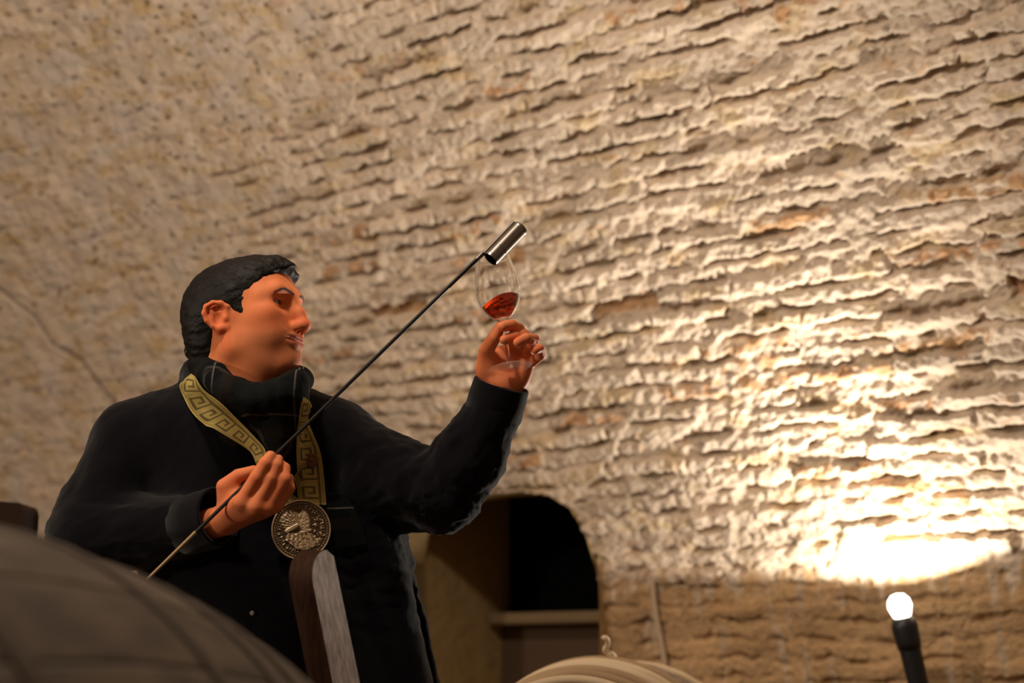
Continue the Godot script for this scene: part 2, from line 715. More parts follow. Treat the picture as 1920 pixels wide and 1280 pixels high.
func build_wall() -> void:
	var ns := int(round((S1 - S0) / CELL))
	var na := int(round((A1 - A0) / CELL))
	var n_warp := noise(9.0, 2, 11)
	var n_wave := noise(1.3, 2, 12)
	var n_fill := noise(2.6, 3, 13)
	var n_rough := noise(11.0, 4, 14)
	var n_fine := noise(46.0, 3, 15)
	var n_grit := noise(24.0, 3, 19)
	var n_stain := noise(1.9, 4, 16)
	var n_lime := noise(6.0, 4, 17)
	var n_drip := noise(7.0, 2, 18)
	var per_row := []
	var kinds := {}
	var row_n := int(ceil((A1 + 0.2) / COURSE)) + 2
	for r in row_n:
		per_row.append([rng.randf(), rng.randf_range(0.9, 1.12)])
	var v := PackedVector3Array()
	var col := PackedColorArray()
	var who := PackedInt32Array()
	v.resize((ns + 1) * (na + 1))
	col.resize(v.size())
	who.resize(v.size())
	var crack := PackedVector2Array([Vector2(5.15, 2.80), Vector2(5.0, 2.66), Vector2(4.86, 2.52), Vector2(4.80, 2.40), Vector2(4.66, 2.30), Vector2(4.60, 2.18), Vector2(4.52, 2.08)])
	var mid := at(960, 640, 4.7)
	for j in na + 1:
		var a := A0 + j * CELL
		var nrm := vault_normal(a)
		var sb := 3.62 - maxf(0.0, a - 2.7) * 1.35
		for i in ns + 1:
			var s := S0 + i * CELL
			var wu := n_warp.get_noise_2d(s, a * 1.6)
			var wv := n_warp.get_noise_2d(s + 40.0, a * 1.6)
			var pv := a + wv * 0.011 + n_lime.get_noise_2d(s * 2.6 + 50.0, a * 2.0) * 0.008 + n_wave.get_noise_2d(s, a) * 0.014
			var rowf: float = pv / COURSE
			var r := clampi(int(floor(rowf)), 0, row_n - 1)
			var fr := rowf - floorf(rowf)
			var len_b: float = BRICK * per_row[r][1]
			var colf: float = (s + wu * 0.016) / len_b + per_row[r][0]
			var c := int(floor(colf))
			var fu := colf - floorf(colf)
			var id := r * 100 + c
			if not kinds.has(id):
				var lost := rng.randf() < 0.03
				kinds[id] = [rng.randf_range(-0.013, 0.012) - (0.035 if lost else 0.0), rng.randf_range(-0.05, 0.05), rng.randf() < 0.09, lost, rng.randf_range(-0.06, 0.06), rng.randf_range(-0.12, 0.12)]
			var k: Array = kinds[id]
			var dv := minf(fr, 1.0 - fr) * COURSE
			var du := minf(fu, 1.0 - fu) * len_b
			var fill := n_fill.get_noise_2d(s * 1.4, a * 2.6) * 0.6 + n_lime.get_noise_2d(s * 1.1 + 70.0, a * 2.2) * 0.7
			var rough := n_rough.get_noise_2d(s * 0.7, a * 1.5)
			var fine := n_fine.get_noise_2d(s * 0.8, a * 1.3)
			var jw := 0.0045 + 0.003 * fill + 0.005 * rough + 0.003 * fine + 0.004 * n_grit.get_noise_2d(s + 5.0, a * 1.2)
			var e := smoothstep(0.0, 0.008, minf(dv - jw, (du - jw * 0.5) * 1.1))
			var deep := smoothstep(-0.22, 0.42, fill)
			# foot browned: thin wash plus painted shade, lime above; plaster to the far left
			var drip := n_drip.get_noise_2d(s * 2.2, a * 0.25)
			var bare_shade := 1.0 - smoothstep(-0.03, 0.04, a - (1.285 + drip * 0.10 + n_lime.get_noise_2d(s * 2.0, a * 2.0) * 0.05))
			var plaster := smoothstep(-0.35, 0.45, s - sb + n_fill.get_noise_2d(s + 9.0, a + 9.0) * 0.5)
			var joint := lerpf(0.004, 0.038, deep)
			if dv > du:
				joint *= 0.55
			var h: float = (e - 1.0) * joint + e * (k[0] + (fr - 0.5) * COURSE * k[1] * 2.0 + (fu - 0.5) * len_b * k[4] * 0.7)
			h += rough * 0.009 + fine * 0.0040 + n_grit.get_noise_2d(s, a) * 0.0055 + n_lime.get_noise_2d(s * 3.4, a * 2.4) * 0.006
			h *= lerpf(1.0, 0.55, bare_shade)
			if plaster > 0.0:
				var flat_h := h * 0.16 + n_lime.get_noise_2d(s, a * 1.2) * 0.012
				var pit := n_lime.get_noise_2d(s * 3.1 + 7.0, a * 5.0)
				var some := 0.10 * n_stain.get_noise_2d(s * 2.0 + 60.0, a * 2.0)
				flat_h -= smoothstep(0.40 + some, 0.56 + some, pit) * 0.022
				h = lerpf(h, flat_h, plaster)
			var split := 0.0
			if s > 4.4 and a > 1.9 and a < 2.9:
				var dc := 1.0
				for q in crack.size() - 1:
					dc = minf(dc, Vector2(s, a).distance_to(Geometry2D.get_closest_point_to_segment(Vector2(s, a), crack[q], crack[q + 1])))
				dc += fine * 0.006
				split = 1.0 - smoothstep(0.003, 0.013, dc)
				h -= split * 0.020
			var rim := minf(minf(s - S0, S1 - s), minf(a - A0, A1 - a))
			h *= smoothstep(0.0, 0.06, rim)
			var id_v := j * (ns + 1) + i
			v[id_v] = vault(s, a) + nrm * h
			# colour: lime wash, buff stains, and brick where the wash has gone
			var st := n_stain.get_noise_2d(s * 1.2, a * 2.0)
			var lime: Vector3 = Vector3(0.60, 0.485, 0.37).lerp(Vector3(0.50, 0.40, 0.30), clampf(0.5 + st * 0.9, 0, 1))
			lime = lime.lerp(Vector3(0.50, 0.36, 0.18), smoothstep(0.18, 0.5, n_lime.get_noise_2d(s * 0.6 + 3.0, a * 1.4)) * 0.55)
			lime *= 1.0 + k[5] * (1.0 - plaster) + fine * 0.10
			var brick: Vector3 = Vector3(0.40, 0.20, 0.095).lerp(Vector3(0.46, 0.27, 0.12), clampf(0.5 + k[5] * 3.0, 0, 1)) * (1.0 + fine * 0.25)
			var show := 0.0
			if k[2]:
				show = smoothstep(-0.15, 0.15, n_lime.get_noise_2d(s * 2.0 + 20.0, a * 3.0)) * e * 0.85
			if k[3]:
				show = maxf(show, 0.8 * e)
			show *= 1.0 - plaster * 0.7
			show = maxf(show, smoothstep(0.40, 0.62, n_lime.get_noise_2d(s * 1.1 + 31.0, a * 2.2 + 5.0)) * 0.5 * (1.0 - plaster * 0.5))
			var foot: Vector3 = Vector3(0.42, 0.27, 0.14) * (1.0 + st * 0.35 + fine * 0.2 + k[5])  # brown carries thin wash and painted shade below the lamp's beam
			foot = foot.lerp(lime * 0.85, smoothstep(0.30, 0.55, drip) * 0.7)
			var cc := lime.lerp(brick, show).lerp(foot, bare_shade)
			if plaster > 0.0:
				var some2 := 0.10 * n_stain.get_noise_2d(s * 2.0 + 60.0, a * 2.0)
				var pit2 := smoothstep(0.41 + some2, 0.56 + some2, n_lime.get_noise_2d(s * 3.1 + 7.0, a * 5.0))
				cc = cc.lerp(Vector3(0.17, 0.115, 0.055), pit2 * 0.8 * plaster)
				cc = cc.lerp(Vector3(0.42, 0.28, 0.12), smoothstep(0.20, 0.42, n_lime.get_noise_2d(s * 0.9 + 90.0, a * 1.6)) * 0.6 * plaster)
				cc = cc.lerp(Vector3(0.50, 0.43, 0.37), smoothstep(0.10, 0.40, n_stain.get_noise_2d(s * 1.5 + 33.0, a * 2.5)) * 0.6 * plaster)
			cc = cc.lerp(Vector3(0.12, 0.095, 0.085), split * 0.85)
			col[id_v] = Color(clampf(cc.x, 0, 1), clampf(cc.y, 0, 1), clampf(cc.z, 0, 1))
			who[id_v] = id if e > 0.12 and plaster < 0.75 else -1
	# normals from the grid
	var nn := PackedVector3Array()
	nn.resize(v.size())
	for j in na + 1:
		for i in ns + 1:
			var i0 := maxi(i - 1, 0)
			var i1 := mini(i + 1, ns)
			var j0 := maxi(j - 1, 0)
			var j1 := mini(j + 1, na)
			var du := v[j * (ns + 1) + i1] - v[j * (ns + 1) + i0]
			var dv := v[j1 * (ns + 1) + i] - v[j0 * (ns + 1) + i]
			nn[j * (ns + 1) + i] = dv.cross(du).normalized()
	if nn[0].dot(vault_normal(A0)) < 0.0:
		for i in nn.size():
			nn[i] = -nn[i]
	# quads by owner
	var owners := {}
	for j in na:
		for i in ns:
			var q := j * (ns + 1) + i
			var p := Vector2(S0 + (i + 0.5) * CELL, A0 + (j + 0.5) * CELL)
			if p.x > 2.3 and p.x < 3.3 and p.y < 1.7 and Geometry2D.is_point_in_polygon(p, niche_line):
				continue
			var id := who[q]
			if not owners.has(id):
				owners[id] = []
			owners[id].append(q)
	# the bricks that show largest are parts of their own
	var ranked := []
	for id in owners:
		if id < 0 or owners[id].size() < 60:
			continue
		var q: int = owners[id][owners[id].size() / 2]
		var p := v[q] - EYE
		var z := p.dot(FWD)
		var px := 960.0 + F * p.x / z
		var py := 640.0 - F * p.dot(UP_AXIS) / z
		if px < -20 or px > 1940 or py < -20 or py > 1300:
			continue
		if px > 130 and px < 720 and py > 760 or px > 360 and px < 560 and py > 500 and py < 700 or px > 720 and px < 860 and py > 850:
			continue
		ranked.append([owners[id].size() / (z * z), id])
	ranked.sort_custom(func(x, y): return x[0] > y[0] if x[0] != y[0] else x[1] < y[1])
	var single := {}
	for k in mini(300, ranked.size()):
		single[ranked[k][1]] = true
	var rest := []
	var base := PackedInt32Array()
	for id in owners:
		if id >= 0 and not single.has(id):
			rest.append_array(owners[id])
	var mesh := patch(v, nn, col, owners[-1], ns)
	var around := []
	for b in [[-3.0, 9.0, 0.0, A0, 24, 4], [-3.0, S0, A0, A1, 6, 14], [S1, 9.0, A0, A1, 6, 14]]:
		around.append(b)
	var parent := put("wall_back", mesh, mats.lime_washed_brick)
	struct_of(parent, "rough lime-washed brick vault wall filling the background", "wall")
	for id in owners:
		if single.has(id):
			put("brick", patch(v, nn, col, owners[id], ns), mats.lime_washed_brick, parent)
	var mass := put("brickwork", patch(v, nn, col, rest, ns), mats.lime_washed_brick, parent)
	mass.set_meta("kind", "stuff")
	var list := []
	for b in around:
		list.append(vault_piece(b[0], b[1], b[2], b[3], b[4], b[5]) if b[2] > 0.0 else foot_piece())
	put("wall_continuation", joined(list), mats.vault_rest, parent)

# the wall's foot, left open at the niche
func foot_piece() -> ArrayMesh:
	return joined([vault_piece(-3.0, 2.39, 0.0, A0, 12, 6), vault_piece(3.2, 9.0, 0.0, A0, 12, 6), vault_piece(2.39, 3.2, 0.0, 0.70, 2, 5)])

func patch(v: PackedVector3Array, nn: PackedVector3Array, col: PackedColorArray, quads: Array, ns: int) -> ArrayMesh:
	var seen := {}
	var pv := PackedVector3Array()
	var pn := PackedVector3Array()
	var pc := PackedColorArray()
	var idx := PackedInt32Array()
	var corner := [0, 1, ns + 1, ns + 2]
	for q in quads:
		var l := [0, 0, 0, 0]
		for k in 4:
			var g: int = q + corner[k]
			if not seen.has(g):
				seen[g] = pv.size()
				pv.append(v[g])
				pn.append(nn[g])
				pc.append(col[g])
			l[k] = seen[g]
		idx.append_array(PackedInt32Array([l[0], l[1], l[2], l[1], l[3], l[2]]))
	return array_mesh(pv, pn, idx, pc)

func niche_point(p: Vector2, w: float) -> Vector3:
	var q := vault(p.x, p.y)
	return WD * p.x + WN * (w - W) + Vector3.UP * q.y

func build_niche() -> void:
	# lining: an arched lip at the wall face, a taller square recess behind it
	var lip := []
	for k in 3:
		var r := PackedVector3Array()
		for i in niche_line.size():
			var p := niche_line[i]
			var w0 := WN.dot(vault(p.x, p.y)) + W + 0.004
			r.append(niche_point(p, lerpf(w0, w0 - 0.13, k / 2.0)))
		lip.append(r)
	var rows := []
	var square := [Vector3(2.39, 0.70, 0), Vector3(2.39, 1.95, 0), Vector3(3.20, 1.95, 0), Vector3(3.20, 0.70, 0)]
	for w in [0.10, -0.2, -0.52]:
		var r := PackedVector3Array()
		for q in square:
			r.append(WD * q.x + WN * (w - W) + Vector3.UP * q.y)
		rows.append(r)
	var sides := []
	for k in 3:
		var two := []
		for r in rows:
			two.append(PackedVector3Array([r[k], r[k + 1]]))
		sides.append(sheet(two))
	var lining := joined([sheet(lip)] + sides)
	var sill := brick_box(Transform3D(Basis(WD, Vector3.UP, -WN), niche_point(Vector2(2.795, 0.69), -0.26)), Vector3(0.43, 0.03, 0.30), 0.01)
	var back := []
	var z := -0.52
	var bb := Basis(WD, Vector3.UP, -WN)
	back.append(brick_box(Transform3D(bb, niche_point(Vector2(2.8, 2.0), z - 0.06)), Vector3(0.46, 0.06, 0.06), 0.01))
	back.append(brick_box(Transform3D(bb, niche_point(Vector2(3.237, 1.5), z - 0.06)), Vector3(0.035, 0.46, 0.06), 0.01))
	back.append(brick_box(Transform3D(bb, niche_point(Vector2(2.37, 1.5), z - 0.06)), Vector3(0.035, 0.46, 0.06), 0.01))
	back.append(lining)
	back.append(sill)
	var o := put("trim_1", joined(back), mats.plaster)
	struct_of(o, "plastered brown lining of the arched wall niche beside the raised arm", "niche")
	var win := Node3D.new()
	win.name = "window_1"
	add_child(win)
	struct_of(win, "black window set deep in the arched niche behind the man's elbow", "window")
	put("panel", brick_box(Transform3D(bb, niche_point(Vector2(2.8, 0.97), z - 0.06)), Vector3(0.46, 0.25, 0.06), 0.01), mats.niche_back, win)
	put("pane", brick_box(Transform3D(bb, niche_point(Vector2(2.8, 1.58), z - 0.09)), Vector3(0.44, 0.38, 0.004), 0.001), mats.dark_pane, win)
	for s in [-1, 1]:
		put("frame_post", brick_box(Transform3D(bb, niche_point(Vector2(2.795 + s * 0.412, 1.58), z - 0.075)), Vector3(0.018, 0.37, 0.018), 0.004), mats.dark_pane, win)
		put("frame_rail", brick_box(Transform3D(bb, niche_point(Vector2(2.795, 1.58 + s * 0.35), z - 0.075)), Vector3(0.43, 0.018, 0.018), 0.004), mats.dark_pane, win)
	put("sill", brick_box(Transform3D(bb, niche_point(Vector2(2.795, 1.205), z + 0.05)), Vector3(0.40, 0.022, 0.055), 0.008), mats.sill_stone, win)

# ---------------------------------------------------------------- lamps
func build_lamp() -> void:
	var head := at(1688, 1140, 3.90)
	var foot := at(1800, 1600, 3.90)
	var lean := (head - at(1722, 1282, 3.875)).normalized()
	foot = head - lean * (head.y / lean.y)
	foot.y = 0.0
	var o := thing("flood_lamp", "bright flood lamp on a dark leaning pole against the brick wall", "lamp", foot)
	put("pole", tube([foot + Vector3.UP * 0.02, head - lean * 0.20, head - lean * 0.08], [0.026, 0.028, 0.030], 20), mats.black_metal, o)
	put("collar", lathe(head - lean * 0.11, lean, [Vector2(0, 0), Vector2(0.032, 0), Vector2(0.034, 0.02), Vector2(0.036, 0.06), Vector2(0.030, 0.085), Vector2(0, 0.085)], 28), mats.black_metal, o)
	put("base", lathe(foot, Vector3.UP, [Vector2(0, 0), Vector2(0.15, 0), Vector2(0.15, 0.015), Vector2(0.05, 0.03), Vector2(0, 0.03)], 32), mats.black_metal, o)
	var glow := mat("lamp_bulb_glow", Color.WHITE, 0.4)
	glow.emission_enabled = true
	glow.emission = lin(1.0, 0.93, 0.82)
	glow.emission_energy_multiplier = 5.0
	put("bulb", lathe(head - lean * 0.035, lean, [Vector2(0, 0), Vector2(0.018, 0.002), Vector2(0.026, 0.018), Vector2(0.033, 0.04), Vector2(0.030, 0.058), Vector2(0.018, 0.072), Vector2(0, 0.076)], 28), glow, o)
	var axis := (Vector3.UP * 0.87 + WN * 0.24 + WD * 0.12).normalized()
	for beam in [[FLOOD_WIDE, axis, 78.0, 0.06], [FLOOD_LOBE, (Vector3.UP * 0.65 + WN * 0.58 + WD * 0.36).normalized(), 62.0, 1.0]]:
		var l := SpotLight3D.new()
		l.name = "flood_lamp_beam"
		l.light_color = FLOOD_TINT
		l.light_energy = beam[0]
		l.spot_angle = beam[2]
		l.spot_angle_attenuation = beam[3]
		l.spot_range = 20.0
		l.spot_attenuation = 2.0
		l.light_size = 0.03
		l.shadow_enabled = true
		add_child(l, true)
		l.position = head
		l.basis = Basis.looking_at(beam[1], WD)
	# unseen fill lamps, added for warm light on man and wall
	var glow2 := mat("fill_globe_glow", Color.WHITE, 0.4)
	glow2.emission_enabled = true
	glow2.emission = lin(1.0, 0.85, 0.66)
	glow2.emission_energy_multiplier = 4.0
	for lamp in [[Vector3(-0.9, 3.5, -1.3), FILL_PENDANT, "added round fill lamp hung unseen from the vault above the camera"], [Vector3(-4.6, 2.3, -0.7), FILL_PENDANT_FAR, "added round fill lamp hung unseen further down the nave past the left edge"]]:
		var hang: Vector3 = lamp[0]
		var up := Vector3(hang.x, H0 + sqrt(RV * RV - pow(RV - (W + WN.dot(hang)), 2.0)), hang.z)
		var p := thing("fill_pendant", lamp[2], "lamp", hang)
		put("globe", lathe(hang + Vector3.DOWN * 0.14, Vector3.UP, [Vector2(0, 0), Vector2(0.08, 0.025), Vector2(0.13, 0.08), Vector2(0.145, 0.14), Vector2(0.13, 0.20), Vector2(0.08, 0.255), Vector2(0, 0.28)], 24), glow2, p)
		put("cap", lathe(hang + Vector3.UP * 0.13, Vector3.UP, [Vector2(0, 0), Vector2(0.05, 0), Vector2(0.04, 0.05), Vector2(0, 0.06)], 20), mats.black_metal, p)
		put("cord", tube([hang + Vector3.UP * 0.17, up], [0.006, 0.006], 8), mats.black_metal, p)
		var l2 := OmniLight3D.new()
		l2.name = "fill_pendant_light"
		l2.light_color = FILL_PENDANT_TINT
		l2.light_energy = lamp[1]
		l2.omni_range = 25.0
		l2.omni_attenuation = 2.0
		l2.light_size = 0.14
		l2.shadow_enabled = true
		add_child(l2, true)
		l2.position = hang
	# sheathed wire down the wall
	var pts := []
	for k in 9:
		var g := k / 8.0
		pts.append(vault(2.195 - 0.012 * g + 0.006 * sin(g * 9.0), lerpf(1.30, 0.80, g), 0.012))
	var rad := []
	for k in 9:
		rad.append(0.0095)
	var w := put("wall_cable", tube(pts, rad, 10), mats.wire_sleeve)
	tag(w, "pale sheathed cable running down the brown brick beside the niche", "cable")

# ---------------------------------------------------------------- barrels
func barrel(called: String, label: String, c: Vector3, turn: float, tilt: float, rb: float, rh: float, length: float, staves: int, wood: String, hoops: Array, withy: bool) -> void:
	var ax := Vector3(sin(turn) * cos(tilt), -sin(tilt), -cos(turn) * cos(tilt))
	var b := Vector3(cos(turn), 0, sin(turn))
	var u := b.cross(ax).normalized()
	if u.y < 0:
		u = -u
	var o := thing(called, label, "barrel", c)
	var groove := 0.0045 if withy else 0.0014
	var gap := 0.002 if withy else 0.0001
	var radius := func(t: float) -> float: return rb - (rb - rh) * pow(2.0 * t, 2.0)
	for k in staves:
		var g0 := TAU * k / staves
		var g1 := TAU * (k + 1) / staves
		var rows := []
		var uvs := []
		for i in 19:
			var t := (i - 9) / 18.0
			var r: float = radius.call(t)
			var row := PackedVector3Array()
			var uv := PackedVector2Array()
			for q in [[0.0, -groove], [0.05, -groove * 0.1], [0.16, 0.0], [0.5, 0.0], [0.84, 0.0], [0.95, -groove * 0.1], [1.0, -groove], [1.0, -0.026], [0.0, -0.026]]:
				var g := lerpf(g0 + gap, g1 - gap, q[0])
				row.append(c + ax * t * length + (b * cos(g) + u * sin(g)) * (r + q[1]))
				uv.append(Vector2(t * 2.0 + k * 0.37, q[0] * 0.1 + k * 0.13))
			rows.append(row)
			uvs.append(uv)
		put("stave", sheet(rows, true, uvs), mats["%s_%d" % [wood, (k * 7 + k / 3) % 3]], o)
	for h in hoops:
		var t: float = h[0]
		var rows := []
		if withy:
			for i in 9:
				var g := TAU * i / 8.0
				var row := PackedVector3Array()
				var r: float = radius.call(t) + h[1] * 0.55 + h[1] * cos(g)
				for q in 72:
					var f := TAU * q / 72.0
					row.append(c + ax * (t * length + h[1] * sin(g)) + (b * cos(f) + u * sin(f)) * r)
				rows.append(row)
		else:
			for e in [[-1.0, -0.002], [-1.0, 0.003], [-0.85, 0.0045], [0.85, 0.0045], [1.0, 0.003], [1.0, -0.002]]:
				var row := PackedVector3Array()
				var tt: float = t + e[0] * h[1] / length
				var r: float = radius.call(tt) + e[1]
				for q in 72:
					var f := TAU * q / 72.0
					row.append(c + ax * tt * length + (b * cos(f) + u * sin(f)) * r)
				rows.append(row)
		put("hoop", sheet(rows, true), (mats.hoop_withy if int(absf(t) * 100.0) % 2 == 0 else mats.hoop_withy_dark) if withy else mats.hoop_iron, o)
	for s in [-1.0, 1.0]:
		var cc: Vector3 = c + ax * s * (length * 0.5 - 0.05)
		var r: float = radius.call(0.46) - 0.02
		for k in 5:
			var x0 := -r + 2.0 * r * k / 5.0 + 0.001
			var x1 := -r + 2.0 * r * (k + 1) / 5.0 - 0.001
			var y0 := minf(sqrt(maxf(0, r * r - x0 * x0)), sqrt(maxf(0, r * r - x1 * x1)))
			var lo := PackedVector3Array()
			var hi := PackedVector3Array()
			var front := []
			for e in [0.012, -0.012]:
				var bot := PackedVector3Array()
				var top := PackedVector3Array()
				for q in 9:
					var x := lerpf(x0, x1, q / 8.0)
					var y := sqrt(maxf(0, r * r - x * x))
					bot.append(cc + ax * e + b * x - u * y)
					top.append(cc + ax * e + b * x + u * y)
				front.append(bot)
				front.append(top)
			put("head_board", sheet([front[0], front[1], front[3], front[2], front[0]]), mats["%s_%d" % [wood, k % 3]], o)
	# two chocks carry it
	for s in [-1.0, 1.0]:
		var r: float = radius.call(0.3)
		var pos: Vector3 = c + ax * s * length * 0.3
		var top: float = pos.y - r + 0.03
		var ch := put("barrel_chock", chock(Vector3(pos.x, 0, pos.z), b, Vector3(ax.x, 0, ax.z).normalized(), pos.y, r + 0.006), mats.post_varnish)
		tag(ch, "dark wooden chock under the %s end of the %s" % ["near" if s < 0 else "far", called.replace("_", " ")], "chock")

# a beam with a hollow that fits the cask
func chock(foot: Vector3, b: Vector3, ax: Vector3, mid: float, r: float) -> ArrayMesh:
	var rows := []
	for e in [-0.06, -0.06, 0.06, 0.06]:
		rows.append(PackedVector3Array())
	var half := r * 0.62
	for q in 17:
		var x := lerpf(-half, half, q / 16.0)
		var y := mid - sqrt(r * r - x * x)
		rows[0].append(foot + b * x - ax * 0.06)
		rows[1].append(foot + b * x - ax * 0.06 + Vector3.UP * y)
		rows[2].append(foot + b * x + ax * 0.06 + Vector3.UP * y)
		rows[3].append(foot + b * x + ax * 0.06)
	var caps := []
	for q in [0, 16]:
		caps.append(sheet([PackedVector3Array([rows[0][q], rows[3][q]]), PackedVector3Array([rows[1][q], rows[2][q]])]))
	return joined([sheet([rows[0], rows[1]]), sheet([rows[1], rows[2]]), sheet([rows[2], rows[3]])] + caps)

func build_barrels() -> void:
	barrel("barrel", "large brown oak barrel lying close to the camera at lower left", Vector3(-0.644, 0.728, -1.329), 0.284, 0.022, 0.445, 0.365, 1.196, 26, "cask_oak",
		[[0.126, 0.013], [0.263, 0.013], [0.34, 0.013], [-0.126, 0.013], [-0.263, 0.013], [0.47, 0.02], [-0.47, 0.02]], false)
	var hs := []
	for k in 6:
		hs.append([-0.19 - 0.055 * k, 0.0115])
	for k in 4:
		hs.append([0.28 + 0.055 * k, 0.012])
	barrel("pale_barrel", "pale lamp-lit barrel bound with withy hoops below the niche", Vector3(0.258, 0.712, -3.725), 0.246, 0.0, 0.327, 0.266, 1.10, 22, "pale_oak", hs, true)
	var pts := []
	var rad := []
	for p in [[1128, 1196], [1134, 1195], [1139, 1201], [1138, 1210], [1134, 1217], [1137, 1223], [1145, 1226], [1150, 1233]]:
		pts.append(at(p[0], p[1], 3.42 + (p[1] - 1196) * 0.0006))
		rad.append(0.0065)
	rad[-1] = 0.010
	rad[-2] = 0.009
	rad[0] = 0.003
	var s := put("hoop_tie", tube(smooth_path(pts, 5), smooth_list(rad, 5), 10), mats.hoop_withy)
	tag(s, "curled pale withy end standing up on top of the pale barrel", "tie")

func smooth_path(p: Array, n: int) -> Array:
	var out := []
	for i in p.size() - 1:
		var a: Vector3 = p[maxi(i - 1, 0)]
		var d: Vector3 = p[mini(i + 2, p.size() - 1)]
		for k in n:
			out.append(p[i].cubic_interpolate(p[i + 1], a, d, float(k) / n))
	out.append(p[-1])
	return out

func smooth_list(p: Array, n: int) -> Array:
	var out := []
	for i in p.size() - 1:
		for k in n:
			out.append(lerpf(p[i], p[i + 1], float(k) / n))
	out.append(p[-1])
	return out

# ---------------------------------------------------------------- posts between the casks
# an outline (x right, y up) carried along a third axis: [front cap, sides and back]
func extruded(line: PackedVector2Array, o: Vector3, x: Vector3, y: Vector3, z: Vector3) -> Array:
	var f := PackedVector3Array()
	var b := PackedVector3Array()
	for p in line:
		f.append(o + x * p.x + y * p.y)
		b.append(o + x * p.x + y * p.y + z)
	var t := Geometry2D.triangulate_polygon(line)
	var caps := []
	for e in [[f, -z.normalized()], [b, z.normalized()]]:
		var n := PackedVector3Array()
		var normal: Vector3 = x.cross(y).normalized()
		if normal.dot(e[1]) < 0.0:
			normal = -normal
		for p in line:
			n.append(normal)
		var w := PackedInt32Array(t)
		var q: PackedVector3Array = e[0]
		if (q[w[1]] - q[w[0]]).cross(q[w[2]] - q[w[0]]).dot(normal) > 0.0:
			w.reverse()
		caps.append(array_mesh(q, n, w))
	f.append(f[0])
	b.append(b[0])
	return [caps[0], joined([sheet([f, b]), caps[1]])]

func build_posts() -> void:
	var top := at(605, 1031, 2.36)
	var up := (at(612, 1042, 2.36) - at(661, 1282, 2.32)).normalized()
	var foot := top - up * (top.y / up.y)
	var tall := top.y / up.y
	var o := thing("wooden_post", "round-topped leaning wooden post with a pale grey face before the medal", "post", foot)
	var x := Vector3(0.45, 0, -0.893)
	x = (x - up * x.dot(up)).normalized()
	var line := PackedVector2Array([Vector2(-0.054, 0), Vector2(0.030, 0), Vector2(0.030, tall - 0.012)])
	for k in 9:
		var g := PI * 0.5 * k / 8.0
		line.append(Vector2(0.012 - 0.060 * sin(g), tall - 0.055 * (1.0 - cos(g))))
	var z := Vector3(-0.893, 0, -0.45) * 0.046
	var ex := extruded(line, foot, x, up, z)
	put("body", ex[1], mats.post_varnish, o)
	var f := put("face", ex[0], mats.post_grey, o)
	f.set_meta("label", "pale grey face of the post, lightened to stand in for lamp light")
	var t2 := at(18, 934, 2.1)
	var p2 := thing("dark_post", "short dark brown post end showing above the near barrel at far left", "post", Vector3(t2.x, 0, t2.z))
	var l2 := PackedVector2Array([Vector2(-0.075, 0), Vector2(0.022, 0), Vector2(0.022, t2.y - 0.022)])
	for k in 7:
		var g := PI * 0.5 * k / 6.0
		l2.append(Vector2(0.012 + 0.010 * cos(g), t2.y - 0.022 + 0.016 * sin(g)))
	l2.append(Vector2(-0.075, t2.y))
	var e2 := extruded(l2, Vector3(t2.x, 0, t2.z), Vector3.RIGHT, Vector3.UP, Vector3.FORWARD * 0.07)
	put("body", joined(e2), mats.post_dark, p2)

# ---------------------------------------------------------------- the man
var coat: Solid
var scarf: Solid
var HEAD_AT := at(461, 612, 2.70)
var HEAD_YAW := 20.0
var HEAD_PITCH := 6.0
var HEAD_SIZE := 1.04

func head_frame() -> Transform3D:
	var y := deg_to_rad(HEAD_YAW)
	var p := deg_to_rad(HEAD_PITCH)
	var f := Vector3(cos(y), 0, sin(y))
	var r := Vector3(-sin(y), 0, cos(y))
	var f2 := f * cos(p) + Vector3.UP * sin(p)
	var u2 := Vector3.UP * cos(p) - f * sin(p)
	return Transform3D(Basis(f2 * HEAD_SIZE, u2 * HEAD_SIZE, r * HEAD_SIZE), HEAD_AT)

